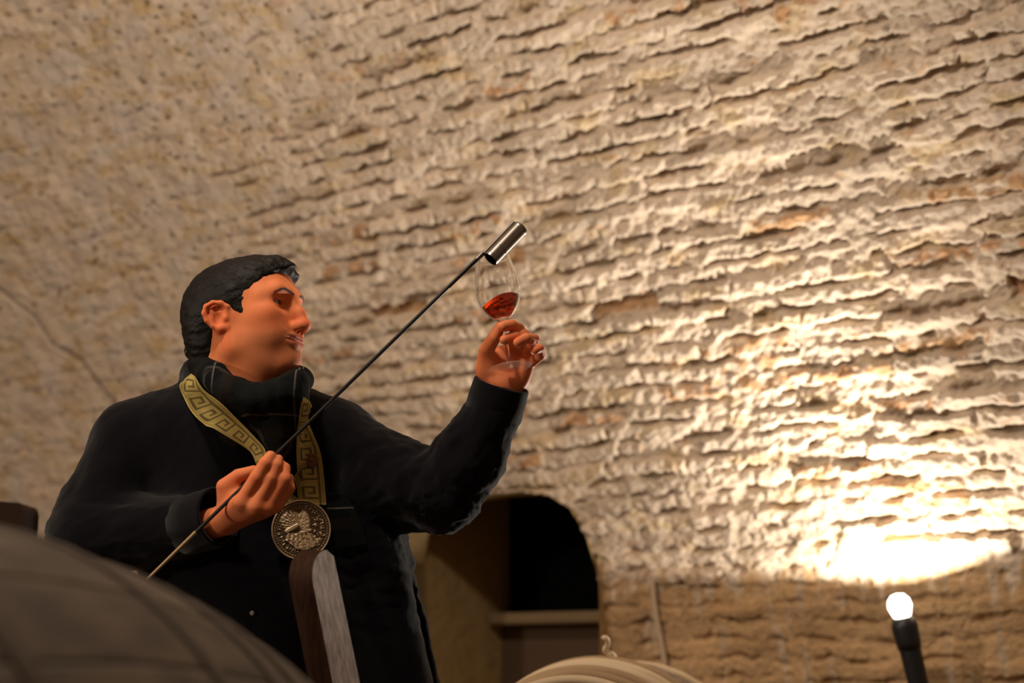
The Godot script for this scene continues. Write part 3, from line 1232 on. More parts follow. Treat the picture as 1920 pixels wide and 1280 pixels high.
# x forward, y up, z to the man's right; the two halves mirror each other
func head_solid() -> Solid:
	var h := Solid.new()
	h.fold = true
	h.egg(Vector3(-0.010, 0.046, 0), Vector3(0.096, 0.075, 0.074), 0.02)
	h.egg(Vector3(0.036, 0.044, 0), Vector3(0.062, 0.060, 0.062), 0.03)
	h.egg(Vector3(0.034, -0.008, 0), Vector3(0.060, 0.082, 0.060), 0.03)
	h.bone(Vector3(-0.002, 0.0, 0.058), Vector3(0.006, -0.050, 0.050), 0.016, 0.017, 0.03)
	h.bone(Vector3(0.006, -0.052, 0.049), Vector3(0.072, -0.084, 0.014), 0.018, 0.017, 0.03)
	h.egg(Vector3(0.085, -0.080, 0), Vector3(0.019, 0.019, 0.020), 0.02)
	h.egg(Vector3(0.072, -0.042, 0), Vector3(0.0305, 0.032, 0.031), 0.025)
	h.egg(Vector3(0.058, -0.030, 0.034), Vector3(0.033, 0.032, 0.024), 0.03)      # cheek
	h.egg(Vector3(0.061, 0.002, 0.046), Vector3(0.027, 0.017, 0.018), 0.025)      # cheekbone
	h.bone(Vector3(0.095, 0.041, 0.006), Vector3(0.086, 0.043, 0.034), 0.009, 0.009, 0.018)
	h.bone(Vector3(0.086, 0.043, 0.034), Vector3(0.062, 0.034, 0.053), 0.009, 0.008, 0.018)
	h.egg(Vector3(0.101, 0.021, 0.032), Vector3(0.017, 0.012, 0.017), 0.016, Basis(), true)   # socket
	h.bone(Vector3(0.0965, 0.030, 0), Vector3(0.110, 0.004, 0), 0.0078, 0.0092, 0.014)           # nose
	h.bone(Vector3(0.110, 0.004, 0), Vector3(0.1175, -0.018, 0), 0.0090, 0.0112, 0.010)
	h.egg(Vector3(0.1165, -0.0205, 0), Vector3(0.0122, 0.0112, 0.0120), 0.008)
	h.egg(Vector3(0.107, -0.0230, 0.0118), Vector3(0.0122, 0.0085, 0.0070), 0.008)
	h.egg(Vector3(0.1090, -0.0315, 0.0074), Vector3(0.0062, 0.0048, 0.0036), 0.004, Basis(), true)
	# eyelids and the slit between them
	h.egg(Vector3(0.0745, 0.0228, 0.0325), Vector3(0.0152, 0.0142, 0.0155), 0.006)
	h.egg(Vector3(0.0875, 0.0222, 0.0345), Vector3(0.010, 0.0046, 0.0140), 0.0015, Basis(Vector3.UP, 0.35), true)
	h.bone(Vector3(0.0905, 0.0295, 0.023), Vector3(0.0785, 0.0290, 0.047), 0.0028, 0.0028, 0.005)
	# lips, laid on the face as it is so far
	var skin_x := func(y: float, z: float) -> float:
		var x := 0.135
		while h.field(Vector3(x, y, z), h.all) > 0.0 and x > 0.03:
			x -= 0.0004
		return x
	var up_lip := []
	var low_lip := []
	var slit := []
	for q in [[0.0, 0.0], [0.008, -0.0003], [0.016, 0.0002], [0.024, 0.0012]]:
		up_lip.append(Vector3(float(skin_x.call(-0.0408, q[0])) - 0.0022, -0.0408 + q[1], q[0]))
		low_lip.append(Vector3(float(skin_x.call(-0.0535, q[0])) - 0.0026, -0.0535 + q[1] * 2.0, q[0]))
	for q in [[0.0, 0.0], [0.008, -0.0002], [0.016, 0.0004], [0.023, 0.0012], [0.0285, 0.0012]]:
		slit.append(Vector3(float(skin_x.call(-0.0470 + q[1], q[0])) + 0.0016, -0.0470 + q[1], q[0]))
	h.chain(up_lip, [0.0036, 0.0034, 0.0028, 0.0014], 0.012, 0.008)
	h.chain(low_lip, [0.0050, 0.0046, 0.0036, 0.0016], 0.012, 0.008)
	for k in slit.size() - 1:
		h.bone(slit[k], slit[k + 1], 0.0030, 0.0028, 0.0030, true)
	# ear
	var e0 := Vector3(-0.006, -0.001, 0.072)
	var ear := func(q: Vector3) -> Vector3: return e0 + (q - e0) * Vector3(0.95, 0.72, 0.95)
	h.egg(e0 + Vector3(0.000, 0.002, -0.002), Vector3(0.019, 0.024, 0.010), 0.010, Basis(Vector3.UP, 0.35))
	h.egg(e0 + Vector3(-0.008, 0.003, 0.006), Vector3(0.016, 0.023, 0.007), 0.008, Basis(Vector3.UP, 0.45))
	var rim := []
	for q in [Vector3(0.008, 0.008, 0.075), Vector3(0.010, 0.024, 0.079), Vector3(0.001, 0.034, 0.085), Vector3(-0.013, 0.036, 0.091), Vector3(-0.025, 0.028, 0.095), Vector3(-0.030, 0.012, 0.095), Vector3(-0.027, -0.006, 0.091), Vector3(-0.018, -0.020, 0.085), Vector3(-0.007, -0.029, 0.079)]:
		rim.append(ear.call(q))
	h.chain(rim, [0.0036, 0.0042, 0.0044, 0.0046, 0.0048, 0.0048, 0.0048, 0.0052, 0.0066], 0.005, 0.0030)
	h.bone(ear.call(Vector3(-0.007, -0.029, 0.078)), ear.call(Vector3(0.003, -0.026, 0.073)), 0.0068, 0.0055, 0.006)
	h.egg(e0 + Vector3(-0.002, -0.002, 0.0135), Vector3(0.009, 0.012, 0.0062), 0.004, Basis(Vector3.UP, 0.45), true)
	h.egg(e0 + Vector3(-0.006, 0.016, 0.0170), Vector3(0.010, 0.006, 0.0046), 0.004, Basis(Vector3.UP, 0.45), true)
	h.bone(ear.call(Vector3(-0.019, 0.018, 0.0885)), ear.call(Vector3(-0.019, -0.008, 0.085)), 0.0032, 0.0030, 0.005)
	h.egg(e0 + Vector3(0.0105, -0.002, 0.005), Vector3(0.0050, 0.0065, 0.0055), 0.004)
	# neck, with the soft part under the chin
	h.bone(Vector3(-0.022, -0.020, 0.0), Vector3(-0.026, -0.140, 0.0), 0.058, 0.058, 0.03)
	h.egg(Vector3(0.030, -0.082, 0), Vector3(0.052, 0.032, 0.038), 0.03)
	h.bone(Vector3(0.020, -0.085, 0.0), Vector3(0.006, -0.140, 0.0), 0.034, 0.034, 0.04)
	return h

func skin_at(p: Vector3) -> Color:
	var z := absf(p.z)
	var c := Vector3(0.70, 0.215, 0.082)
	var q := Vector3(p.x, p.y, z)
	var red := Vector3(0.68, 0.155, 0.060)
	c = c.lerp(red, 0.7 * exp(-q.distance_squared_to(Vector3(0.078, -0.008, 0.045)) / 0.0008))
	c = c.lerp(red, 0.8 * exp(-q.distance_squared_to(Vector3(0.120, -0.012, 0.0)) / 0.0004))
	if z > 0.072 and p.x < 0.012:
		c = c.lerp(Vector3(0.68, 0.155, 0.060), 0.6)
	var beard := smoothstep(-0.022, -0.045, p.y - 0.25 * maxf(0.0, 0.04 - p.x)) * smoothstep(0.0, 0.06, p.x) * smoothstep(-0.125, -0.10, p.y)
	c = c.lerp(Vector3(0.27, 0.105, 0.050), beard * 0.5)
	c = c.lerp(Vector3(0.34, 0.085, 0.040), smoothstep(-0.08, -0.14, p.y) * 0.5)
	if p.x > 0.080 and z < 0.030:
		var l := exp(-pow((p.y + 0.047) / 0.0085, 2.0)) * smoothstep(0.030, 0.022, z) * smoothstep(0.080, 0.090, p.x)
		c = c.lerp(Vector3(0.34, 0.075, 0.045), l * 0.8)
	return Color(c.x, c.y, c.z)

func painted(got: Array, f: Callable) -> Array:
	var c := PackedColorArray()
	for p in got[0]:
		c.append(f.call(p))
	got.append(c)
	return got

func px(list: Array) -> Array:
	var out := []
	for p in list:
		out.append(at(p[0], p[1], p[2]))
	return out

func hand_right() -> Solid:
	var h := Solid.new()
	var wr := at(418, 976, 2.545)
	h.bone(at(385, 985, 2.575), wr, 0.029, 0.027, 0.02)
	var mcp := px([[453, 941, 2.468], [479, 950, 2.464], [501, 952, 2.472], [519, 948, 2.487]])
	var mr := [0.0135, 0.0135, 0.0130, 0.0115]
	for k in 4:
		h.bone(wr.lerp(mcp[k], 0.1) + (mcp[k] - mcp[1]) * 0.25, mcp[k], 0.0165, mr[k], 0.016)
	h.egg(at(474, 938, 2.497), Vector3(0.030, 0.026, 0.018), 0.02)
	h.chain([mcp[0]] + px([[481, 895, 2.465], [497, 869, 2.470], [507, 855, 2.481]]), [0.0130, 0.0120, 0.0112, 0.0098], 0.008, 0.003)
	h.chain([mcp[1]] + px([[508, 896, 2.470], [518, 872, 2.478], [522, 861, 2.487]]), [0.0126, 0.0114, 0.0104, 0.0086], 0.006, 0.002)
	h.chain([mcp[2]] + px([[533, 898, 2.478], [534, 878, 2.492], [523, 868, 2.505]]), [0.0122, 0.0112, 0.0100, 0.0087], 0.006, 0.002)
	h.chain([mcp[3]] + px([[543, 915, 2.492], [541, 897, 2.506], [529, 886, 2.516]]), [0.0110, 0.0098, 0.0088, 0.0078], 0.006, 0.002)
	h.chain([at(428, 968, 2.525)] + px([[421, 912, 2.520], [447, 892, 2.522], [476, 882, 2.520]]), [0.0190, 0.0145, 0.0125, 0.0095], 0.012)
	h.egg(at(442, 935, 2.512), Vector3(0.016, 0.022, 0.010), 0.014)
	return h

func hand_left() -> Solid:
	var h := Solid.new()
	var wr := at(940, 728, 2.612)
	h.bone(at(936, 765, 2.605), wr, 0.030, 0.028, 0.02)
	h.egg(at(947, 690, 2.628), Vector3(0.041, 0.044, 0.016), 0.02)
	h.egg(at(915, 690, 2.612), Vector3(0.018, 0.034, 0.020), 0.016, Basis(Vector3.BACK, -0.2))
	h.egg(at(984, 694, 2.618), Vector3(0.015, 0.032, 0.017), 0.014, Basis(Vector3.BACK, -0.25))
	h.egg(at(945, 718, 2.614), Vector3(0.034, 0.022, 0.022), 0.02)
	h.chain([at(911, 690, 2.610)] + px([[912, 657, 2.598], [927, 632, 2.588], [938, 613, 2.586]]), [0.0180, 0.0140, 0.0120, 0.0100], 0.012)
	var f := [
		[[960, 648, 2.632], [973, 617, 2.592], [959, 609, 2.568], [943, 612, 2.556]],
		[[974, 652, 2.634], [983, 628, 2.590], [964, 630, 2.568], [946, 637, 2.554]],
		[[986, 662, 2.632], [1001, 636, 2.588], [987, 634, 2.564], [971, 642, 2.548]],
		[[993, 682, 2.626], [1014, 666, 2.594], [1012, 653, 2.578], [1004, 657, 2.566]]]
	var r := [[0.0130, 0.0110, 0.0100, 0.0094], [0.0130, 0.0110, 0.0098, 0.0092], [0.0122, 0.0104, 0.0094, 0.0088], [0.0108, 0.0090, 0.0082, 0.0074]]
	for k in 4:
		h.chain(px(f[k]), r[k], 0.0022)
	return h

func build_person() -> void:
	var foot := Vector3(-0.40, 0, -2.82)
	var man := thing("person", "man in a dark coat and scarf gazing at the wine glass in his raised hand", "person", foot)
	var hf := head_frame()
	# skin: one mesh from four grids
	var hs := head_solid()
	var hg := hs.mesh(Vector3(-0.115, -0.145, -0.112), Vector3(0.142, 0.135, 0.112), 0.0020)
	hg = moved(painted(hg, skin_at), hf) + [hg[3]]
	var flesh := func(p: Vector3) -> Color:
		var n := 0.5 + 0.5 * sin(p.x * 90.0 + p.y * 60.0) * sin(p.y * 110.0 + p.z * 70.0)
		return Color(0.66, 0.215 - 0.035 * n, 0.088 - 0.016 * n)
	var lo_r := at(360, 1030, 2.62)
	var hr := hand_right().mesh(Vector3(lo_r.x, at(450, 1020, 2.5).y, -2.66), Vector3(at(560, 900, 2.5).x, at(450, 830, 2.5).y, at(450, 930, 2.40).z), 0.0026)
	var hl := hand_left().mesh(Vector3(at(885, 700, 2.6).x, at(950, 778, 2.6).y, at(950, 690, 2.69).z), Vector3(at(1035, 700, 2.6).x, at(950, 590, 2.6).y, at(950, 690, 2.50).z), 0.0026)
	var torso := Solid.new()
	var sh_r := at(245, 822, 2.76)
	var sh_l := at(640, 822, 2.74)
	torso.bone(sh_r, sh_l, 0.045, 0.045, 0.05)
	torso.egg(at(455, 960, 2.78), Vector3(0.17, 0.22, 0.09), 0.05)
	torso.egg(at(535, 1200, 2.78), Vector3(0.155, 0.24, 0.10), 0.06)
	torso.bone(at(455, 690, 2.72), at(450, 830, 2.76), 0.045, 0.06, 0.05)
	torso.bone(sh_l, at(835, 922, 2.63), 0.045, 0.038, 0.02)
	torso.bone(at(835, 922, 2.63), at(936, 765, 2.605), 0.038, 0.029, 0.01)
	torso.bone(sh_r, at(180, 1000, 2.66), 0.045, 0.038, 0.02)
	torso.bone(at(180, 1000, 2.66), at(385, 985, 2.575), 0.038, 0.028, 0.01)
	var hip := Vector3(-0.40, 0.90, -2.82)
	for s in [-1.0, 1.0]:
		torso.bone(hip + Vector3(s * 0.09, 0, 0), hip + Vector3(s * 0.10, -0.42, 0.01), 0.075, 0.048, 0.03)
		torso.bone(hip + Vector3(s * 0.10, -0.42, 0.01), hip + Vector3(s * 0.11, -0.80, -0.02), 0.048, 0.034, 0.02)
	var tg := torso.mesh(Vector3(-1.05, 0.05, -3.0), Vector3(0.12, 1.66, -2.45), 0.014)
	put("body", solid_mesh(merged([hg, painted(hr, flesh), painted(hl, flesh), painted(tg, flesh)])), mats.skin, man)
	# eyes
	for s in [-1.0, 1.0]:
		var eb := sphere_rows(Vector3(0.0750, 0.0228, 0.0325 * s), 0.0132, hf, Vector3(0.97, 0.03, -0.24 + 0.1 * s))
		put("eye", eb, mats.eye_white, man)
	# brows
	for s in [-1.0, 1.0]:
		var bs := Solid.new()
		var bp := []
		for q in [[0.0385, 0.010], [0.0420, 0.020], [0.0440, 0.031], [0.0425, 0.041], [0.0370, 0.050]]:
			var x := 0.13
			while hs.field(Vector3(x, q[0], q[1]), hs.all) > 0.0 and x > 0.0:
				x -= 0.0005
			bp.append(Vector3(x - 0.0008, q[0], q[1] * s))
		bs.chain(bp, [0.0020, 0.0027, 0.0028, 0.0024, 0.0014], 0.003)
		var bg := bs.mesh(Vector3(0.05, 0.028, minf(0.0, s * 0.06)), Vector3(0.12, 0.06, maxf(0.0, s * 0.06)), 0.0016)
		put("eyebrow", solid_mesh(moved(bg, hf)), mats.brow_hair, man)
	# hair
	var hr_s := Solid.new()
	hr_s.egg(Vector3(-0.016, 0.046, 0), Vector3(0.103, 0.082, 0.082), 0.02)
	hr_s.egg(Vector3(0.034, 0.076, 0), Vector3(0.058, 0.040, 0.064), 0.03)
	hr_s.egg(Vector3(-0.060, -0.004, 0), Vector3(0.056, 0.085, 0.070), 0.03)
	for s in [-1.0, 1.0]:
		hr_s.bone(Vector3(0.010, 0.040, 0.066 * s), Vector3(0.034, 0.004, 0.0600 * s), 0.016, 0.0105, 0.012)
		hr_s.bone(Vector3(0.030, 0.062, 0.055 * s), Vector3(0.044, 0.030, 0.056 * s), 0.016, 0.010, 0.012)
	hr_s.chain([Vector3(0.040, 0.098, 0.02), Vector3(0.074, 0.096, 0.012), Vector3(0.096, 0.086, 0.004), Vector3(0.107, 0.070, -0.004)], [0.018, 0.015, 0.012, 0.005], 0.02, 0.02)
	hr_s.chain([Vector3(0.040, 0.098, -0.03), Vector3(0.072, 0.094, -0.03), Vector3(0.090, 0.082, -0.034)], [0.018, 0.014, 0.006], 0.02, 0.02)
	hr_s.egg(Vector3(0.134, 0.000, 0), Vector3(0.092, 0.094, 0.26), 0.006, Basis(), true)
	hr_s.egg(Vector3(0.046, -0.100, 0), Vector3(0.078, 0.088, 0.20), 0.006, Basis(), true)
	for s in [-1.0, 1.0]:
		hr_s.egg(Vector3(-0.006, -0.002, 0.090 * s), Vector3(0.018, 0.029, 0.022), 0.006, Basis(), true)
	var hg2 := hr_s.mesh(Vector3(-0.130, -0.10, -0.10), Vector3(0.125, 0.145, 0.10), 0.0030)
	var lock := noise(1.0, 2, 40)
	var fuzz := noise(1.0, 2, 41)
	hg2 = ruffled(hg2, func(p: Vector3, _n: Vector3) -> float: return 0.0022 * lock.get_noise_3d(p.x * 14.0, p.y * 50.0, p.z * 70.0) + 0.0008 * fuzz.get_noise_3d(p.x * 70.0, p.y * 150.0, p.z * 220.0))
	put("hair", solid_mesh(moved(hg2, hf)), mats.hair, man)
	# coat
	coat = Solid.new()
	coat.bone(at(250, 822, 2.74), at(455, 800, 2.72), 0.074, 0.085, 0.05)
	coat.bone(at(455, 800, 2.72), at(632, 832, 2.74), 0.085, 0.072, 0.05)
	coat.bone(at(400, 740, 2.78), at(330, 790, 2.76), 0.035, 0.05, 0.06)
	coat.bone(at(520, 750, 2.78), at(610, 800, 2.76), 0.030, 0.045, 0.06)
	coat.egg(at(452, 950, 2.74), Vector3(0.222, 0.24, 0.125), 0.06)
	coat.egg(at(520, 1120, 2.73), Vector3(0.205, 0.30, 0.145), 0.06)
	coat.bone(at(545, 1150, 2.74), Vector3(-0.40, 0.72, -2.82), 0.155, 0.185, 0.08)
	coat.bone(at(636, 1080, 2.76), Vector3(-0.233, 0.70, -2.84), 0.115, 0.130, 0.06)
	coat.bone(at(500, 1250, 2.76), Vector3(-0.48, 0.50, -2.83), 0.16, 0.185, 0.08)
	coat.bone(at(620, 1300, 2.76), Vector3(-0.30, 0.50, -2.83), 0.15, 0.165, 0.08)
	coat.bone(at(672, 930, 2.67), at(712, 1060, 2.675), 0.050, 0.050, 0.02)
	coat.bone(at(712, 1060, 2.675), at(768, 1300, 2.68), 0.050, 0.052, 0.02)
	coat.bone(at(600, 1000, 2.665), at(640, 1300, 2.665), 0.055, 0.060, 0.03)
	coat.bone(at(712, 960, 2.73), at(735, 1060, 2.74), 0.040, 0.045, 0.02)
	coat.chain(px([[742, 975, 2.72], [757, 1050, 2.735], [786, 1160, 2.745], [812, 1285, 2.75]]) + [Vector3(-0.135, 0.70, -2.84)], [0.010, 0.012, 0.014, 0.016, 0.018], 0.006, 0.006)
	# left sleeve: raised
	coat.bone(at(640, 832, 2.74), at(742, 895, 2.68), 0.070, 0.074, 0.03)
	coat.bone(at(742, 897, 2.68), at(832, 922, 2.63), 0.072, 0.072, 0.02)
	coat.bone(at(832, 922, 2.63), at(884, 850, 2.615), 0.072, 0.066, 0.012)
	coat.bone(at(884, 850, 2.615), at(926, 772, 2.607), 0.066, 0.054, 0.015)
	coat.bone(at(762, 985, 2.66), at(838, 975, 2.64), 0.012, 0.018, 0.03)
	# right sleeve: bent across
	coat.bone(at(245, 835, 2.74), at(176, 1005, 2.66), 0.074, 0.078, 0.03)
	coat.bone(at(176, 1005, 2.66), at(352, 985, 2.60), 0.078, 0.052, 0.025)
	coat.bone(at(150, 935, 2.68), at(128, 1010, 2.66), 0.035, 0.032, 0.03)
	# standing collar behind the neck and the flap at the far side
	coat.chain(px([[372, 716, 2.68], [366, 700, 2.76], [400, 690, 2.83], [470, 690, 2.86], [540, 705, 2.80]]), [0.022, 0.022, 0.022, 0.022, 0.018], 0.02, 0.02)
	coat.bone(at(748, 846, 2.685), at(800, 862, 2.655), 0.026, 0.024, 0.010)
	# hollows: armpit, elbow bends, cuffs, hem
	coat.bone(at(722, 824, 2.62), at(728, 846, 2.60), 0.008, 0.010, 0.020, true)
	coat.bone(at(760, 826, 2.60), at(768, 842, 2.60), 0.006, 0.008, 0.02, true)
	coat.bone(at(790, 862, 2.54), at(858, 838, 2.54), 0.008, 0.010, 0.03, true)
	coat.box(Vector3(-0.40, 0.20, -2.82), Vector3(0.7, 0.32, 0.6), 0.02, 0.02, Basis(), true)
	var cg := coat.mesh(Vector3(-1.10, 0.48, -3.12), Vector3(0.16, 1.72, -2.36), 0.0085)
	var fold_n := noise(1.0, 3, 50)
	var fine_n := noise(1.0, 2, 51)
	var e_l := at(835, 922, 2.63)
	cg = ruffled(cg, func(p: Vector3, _n: Vector3) -> float:
		var arm := exp(-p.distance_squared_to(e_l) / 0.03)
		var low := smoothstep(1.35, 1.05, p.y)
		return 0.006 * fold_n.get_noise_3d(p.x * 9.0, p.y * lerpf(7.0, 2.2, low), p.z * 9.0) + (0.0045 * arm + 0.001) * fine_n.get_noise_3d(p.x * 34.0, p.y * lerpf(34.0, 9.0, low), p.z * 34.0))
	var coat_o := put("coat", solid_mesh(cg), mats.coat_cloth, man)
	for q in [[at(924, 776, 2.607), at(941, 719, 2.600), 0.0535, 0.0520], [at(350, 985, 2.60), at(411, 968, 2.562), 0.054, 0.055]]:
		var ax: Vector3 = (q[1] - q[0]).normalized()
		var ln: float = (q[1] - q[0]).length()
		put("cuff", lathe(q[0], ax, [Vector2(0.03, 0), Vector2(q[2], 0), Vector2(lerpf(q[2], q[3], 0.5) + 0.0006, ln * 0.5), Vector2(q[3], ln - 0.003), Vector2(q[3] - 0.0015, ln), Vector2(q[3] - 0.005, ln), Vector2(q[3] - 0.0065, ln - 0.003), Vector2(q[3] - 0.008, ln * 0.5), Vector2(0.03, ln * 0.35)], 48), mats.coat_cloth, coat_o)
	var b := drape(473, 1149, 0.0)
	put("button", lathe(b - FWD * -0.001, -FWD, [Vector2(0, 0), Vector2(0.0042, 0), Vector2(0.0045, 0.002), Vector2(0.003, 0.003), Vector2(0, 0.0026)], 14), mats.post_grey, coat_o)
	# scarf
	scarf = Solid.new()
	scarf.chain(px([[364, 656, 2.77], [378, 684, 2.68], [402, 711, 2.61], [438, 737, 2.572], [482, 751, 2.556], [522, 742, 2.552], [552, 718, 2.575]]), [0.015, 0.021, 0.025, 0.027, 0.027, 0.027, 0.021], 0.02, 0.02)
	scarf.chain(px([[552, 718, 2.575], [560, 712, 2.66], [530, 690, 2.78], [460, 668, 2.85], [395, 655, 2.84], [364, 656, 2.77]]), [0.021, 0.022, 0.022, 0.020, 0.018, 0.015], 0.02, 0.02)
	scarf.egg(at(398, 735, 2.66), Vector3(0.035, 0.05, 0.05), 0.03)
	scarf.egg(at(480, 788, 2.615), Vector3(0.080, 0.058, 0.045), 0.03)
	scarf.egg(at(546, 752, 2.572), Vector3(0.034, 0.038, 0.028), 0.015, Basis(Vector3.BACK, -0.3))
	scarf.bone(at(530, 770, 2.575), at(528, 860, 2.59), 0.032, 0.036, 0.02)
	scarf.bone(at(505, 780, 2.58), at(500, 850, 2.59), 0.022, 0.022, 0.02)
	scarf.bone(at(560, 700, 2.61), at(577, 712, 2.62), 0.010, 0.005, 0.008)
	scarf.bone(at(577, 712, 2.62), at(569, 736, 2.60), 0.005, 0.008, 0.008)
	scarf.bone(at(462, 756, 2.545), at(520, 800, 2.535), 0.005, 0.004, 0.012, true)
	scarf.bone(at(505, 735, 2.52), at(545, 800, 2.54), 0.006, 0.004, 0.014, true)
	scarf.bone(at(420, 730, 2.575), at(500, 782, 2.555), 0.005, 0.003, 0.012, true)
	var sg := scarf.mesh(Vector3(-0.64, 1.36, -2.92), Vector3(-0.33, 1.66, -2.48), 0.005)
	var sn := noise(1.0, 3, 60)
	sg = ruffled(sg, func(p: Vector3, _n: Vector3) -> float: return 0.004 * sn.get_noise_3d(p.x * 22.0, p.y * 22.0, p.z * 22.0))
	var scarf_o := put("scarf", solid_mesh(sg), mats.scarf_cloth, man)
	var tail := strip([[[612, 868], [628, 880]], [[613, 900], [640, 908]], [[613, 940], [655, 938]], [[615, 975], [672, 968]], [[618, 1010], [683, 1000]], [[622, 1030], [687, 1022]]], 0.006, 0.005, 6, 8, false)
	put("tail", tail, mats.scarf_cloth, scarf_o)
	for k in 16:
		var x := 622.0 + 65.0 * k / 15.0
		var y := 1029.0 - 7.0 * k / 15.0
		var dx := rng.randf_range(-2, 5)
		var dy := rng.randf_range(14, 24)
		put("fringe", tube([drape(x, y - 4, 0.013), drape(x + dx * 0.4, y + dy * 0.5, 0.011), drape(x + dx, y + dy, 0.008)], [0.0016, 0.0014, 0.0008], 5), mats.scarf_cloth, scarf_o)
	# trousers and shoes, below the picture
	var tr := Solid.new()
	for s in [-1.0, 1.0]:
		tr.bone(hip + Vector3(s * 0.09, 0.02, 0), hip + Vector3(s * 0.10, -0.42, 0.01), 0.095, 0.075, 0.03)
		tr.bone(hip + Vector3(s * 0.10, -0.42, 0.01), hip + Vector3(s * 0.11, -0.80, -0.01), 0.075, 0.066, 0.02)
	put("trousers", solid_mesh(tr.mesh(Vector3(-0.68, 0.02, -2.98), Vector3(-0.12, 1.04, -2.66), 0.014)), mats.trouser_cloth, man)
	for s in [-1.0, 1.0]:
		var so := Solid.new()
		var c := Vector3(hip.x + s * 0.115, 0.05, hip.z)
		so.box(c + Vector3(s * 0.012, -0.035, 0.055), Vector3(0.046, 0.015, 0.145), 0.014, 0.01)
		so.egg(c + Vector3(s * 0.014, -0.012, 0.11), Vector3(0.044, 0.034, 0.085), 0.02)
		so.egg(c + Vector3(0, 0.008, -0.02), Vector3(0.042, 0.055, 0.070), 0.02)
		put("shoe", solid_mesh(so.mesh(c + Vector3(-0.09, -0.06, -0.13), c + Vector3(0.09, 0.08, 0.23), 0.006)), mats.shoe_leather, man)

func solid_mesh(g: Array) -> ArrayMesh:
	return array_mesh(g[0], g[1], g[2], g[3] if g.size() > 3 else PackedColorArray())

func sphere_rows(c: Vector3, r: float, t: Transform3D, look: Vector3) -> ArrayMesh:
	var b := frame_of(look)
	var v := PackedVector3Array()
	var n := PackedVector3Array()
	var col := PackedColorArray()
	var idx := PackedInt32Array()
	for j in 25:
		var g := PI * j / 24.0
		for i in 24:
			var f := TAU * i / 24.0
			var d := b * Vector3(sin(g) * cos(f), sin(g) * sin(f), cos(g))
			v.append(t * (c + d * r))
			n.append((t.basis * d).normalized())
			col.append(Color(0.01, 0.008, 0.006) if g < 0.20 else (Color(0.06, 0.035, 0.02) if g < 0.48 else Color(0.8, 0.72, 0.66)))
	for j in 24:
		for i in 24:
			var a := j * 24 + i
			var e := j * 24 + (i + 1) % 24
			idx.append_array(PackedInt32Array([a, e, a + 24, e, e + 24, a + 24]))
	return array_mesh(v, n, idx, col)

# where the ray through a pixel meets the clothes, lifted a little off them
func drape(x: float, y: float, lift: float) -> Vector3:
	var z := 2.30
	for k in 60:
		var p := at(x, y, z)
		var d := coat.field(p, coat.all)
		if scarf:
			d = minf(d, scarf.field(p, scarf.all))
		if d < lift + 0.0006:
			break
		z += maxf((d - lift) * 0.8, 0.0004)
		if z > 2.85:
			break
	return at(x, y, z)

# a band of cloth laid over the clothes; edges are pairs of points down its length
func strip(edges: Array, lift: float, thick: float, across: int, along: int, with_uv: bool, z_limit := 9.0) -> ArrayMesh:
	var rows := []
	var uvs := []
	var run := 0.0
	var last := Vector3.ZERO
	var pts := []
	for e in edges.size() - 1:
		for k in (along if e < edges.size() - 2 else along + 1):
			var g := float(k) / along
			var e0: Array = edges[maxi(e - 1, 0)]
			var e3: Array = edges[mini(e + 2, edges.size() - 1)]
			var a := v2(edges[e][0]).cubic_interpolate(v2(edges[e + 1][0]), v2(e0[0]), v2(e3[0]), g)
			var b := v2(edges[e][1]).cubic_interpolate(v2(edges[e + 1][1]), v2(e0[1]), v2(e3[1]), g)
			pts.append([a, b])
	for q in pts:
		var row := []
		for i in across + 1:
			var m: Vector2 = q[0].lerp(q[1], float(i) / across)
			row.append(drape(m.x, m.y, lift))
		rows.append(row)
	# relax the cloth so that it bridges hollows
	for pass_n in 6:
		for j in range(1, rows.size() - 1):
			for i in across + 1:
				var avg: Vector3 = (rows[j - 1][i] + rows[j + 1][i]) * 0.5
				if (avg - rows[j][i]).dot(FWD) < 0.0:
					rows[j][i] = rows[j][i] + FWD * (avg - rows[j][i]).dot(FWD) * 0.9
	var front := []
	for j in rows.size():
		var c: Vector3 = rows[j][across / 2]
		if j > 0:
			run += (c - last).length()
		last = c
		var r := PackedVector3Array()
		var uv := PackedVector2Array()
		for i in across + 1:
			r.append(rows[j][i])
			uv.append(Vector2(run / 0.036, float(i) / across))
		for i in range(across, -1, -1):
			r.append(rows[j][i] + FWD * thick)
			uv.append(Vector2(run / 0.036, float(i) / across))
		front.append(r)
		uvs.append(uv)
	var list := []
	var top := []
	var tuv := []
	for j in front.size():
		top.append(front[j].slice(0, across + 1))
		tuv.append(uvs[j].slice(0, across + 1))
	var back := []
	var buv := []
	for j in front.size():
		var r: PackedVector3Array = front[j].slice(across, front[j].size())
		r.append(front[j][0])
		back.append(r)
		var u: PackedVector2Array = uvs[j].slice(across, uvs[j].size())
		u.append(uvs[j][0])
		buv.append(u)
	list.append(sheet(top, false, tuv))
	list.append(sheet(back, false, buv))
	return joined(list)

func v2(a: Array) -> Vector2:
	return Vector2(a[0], a[1])

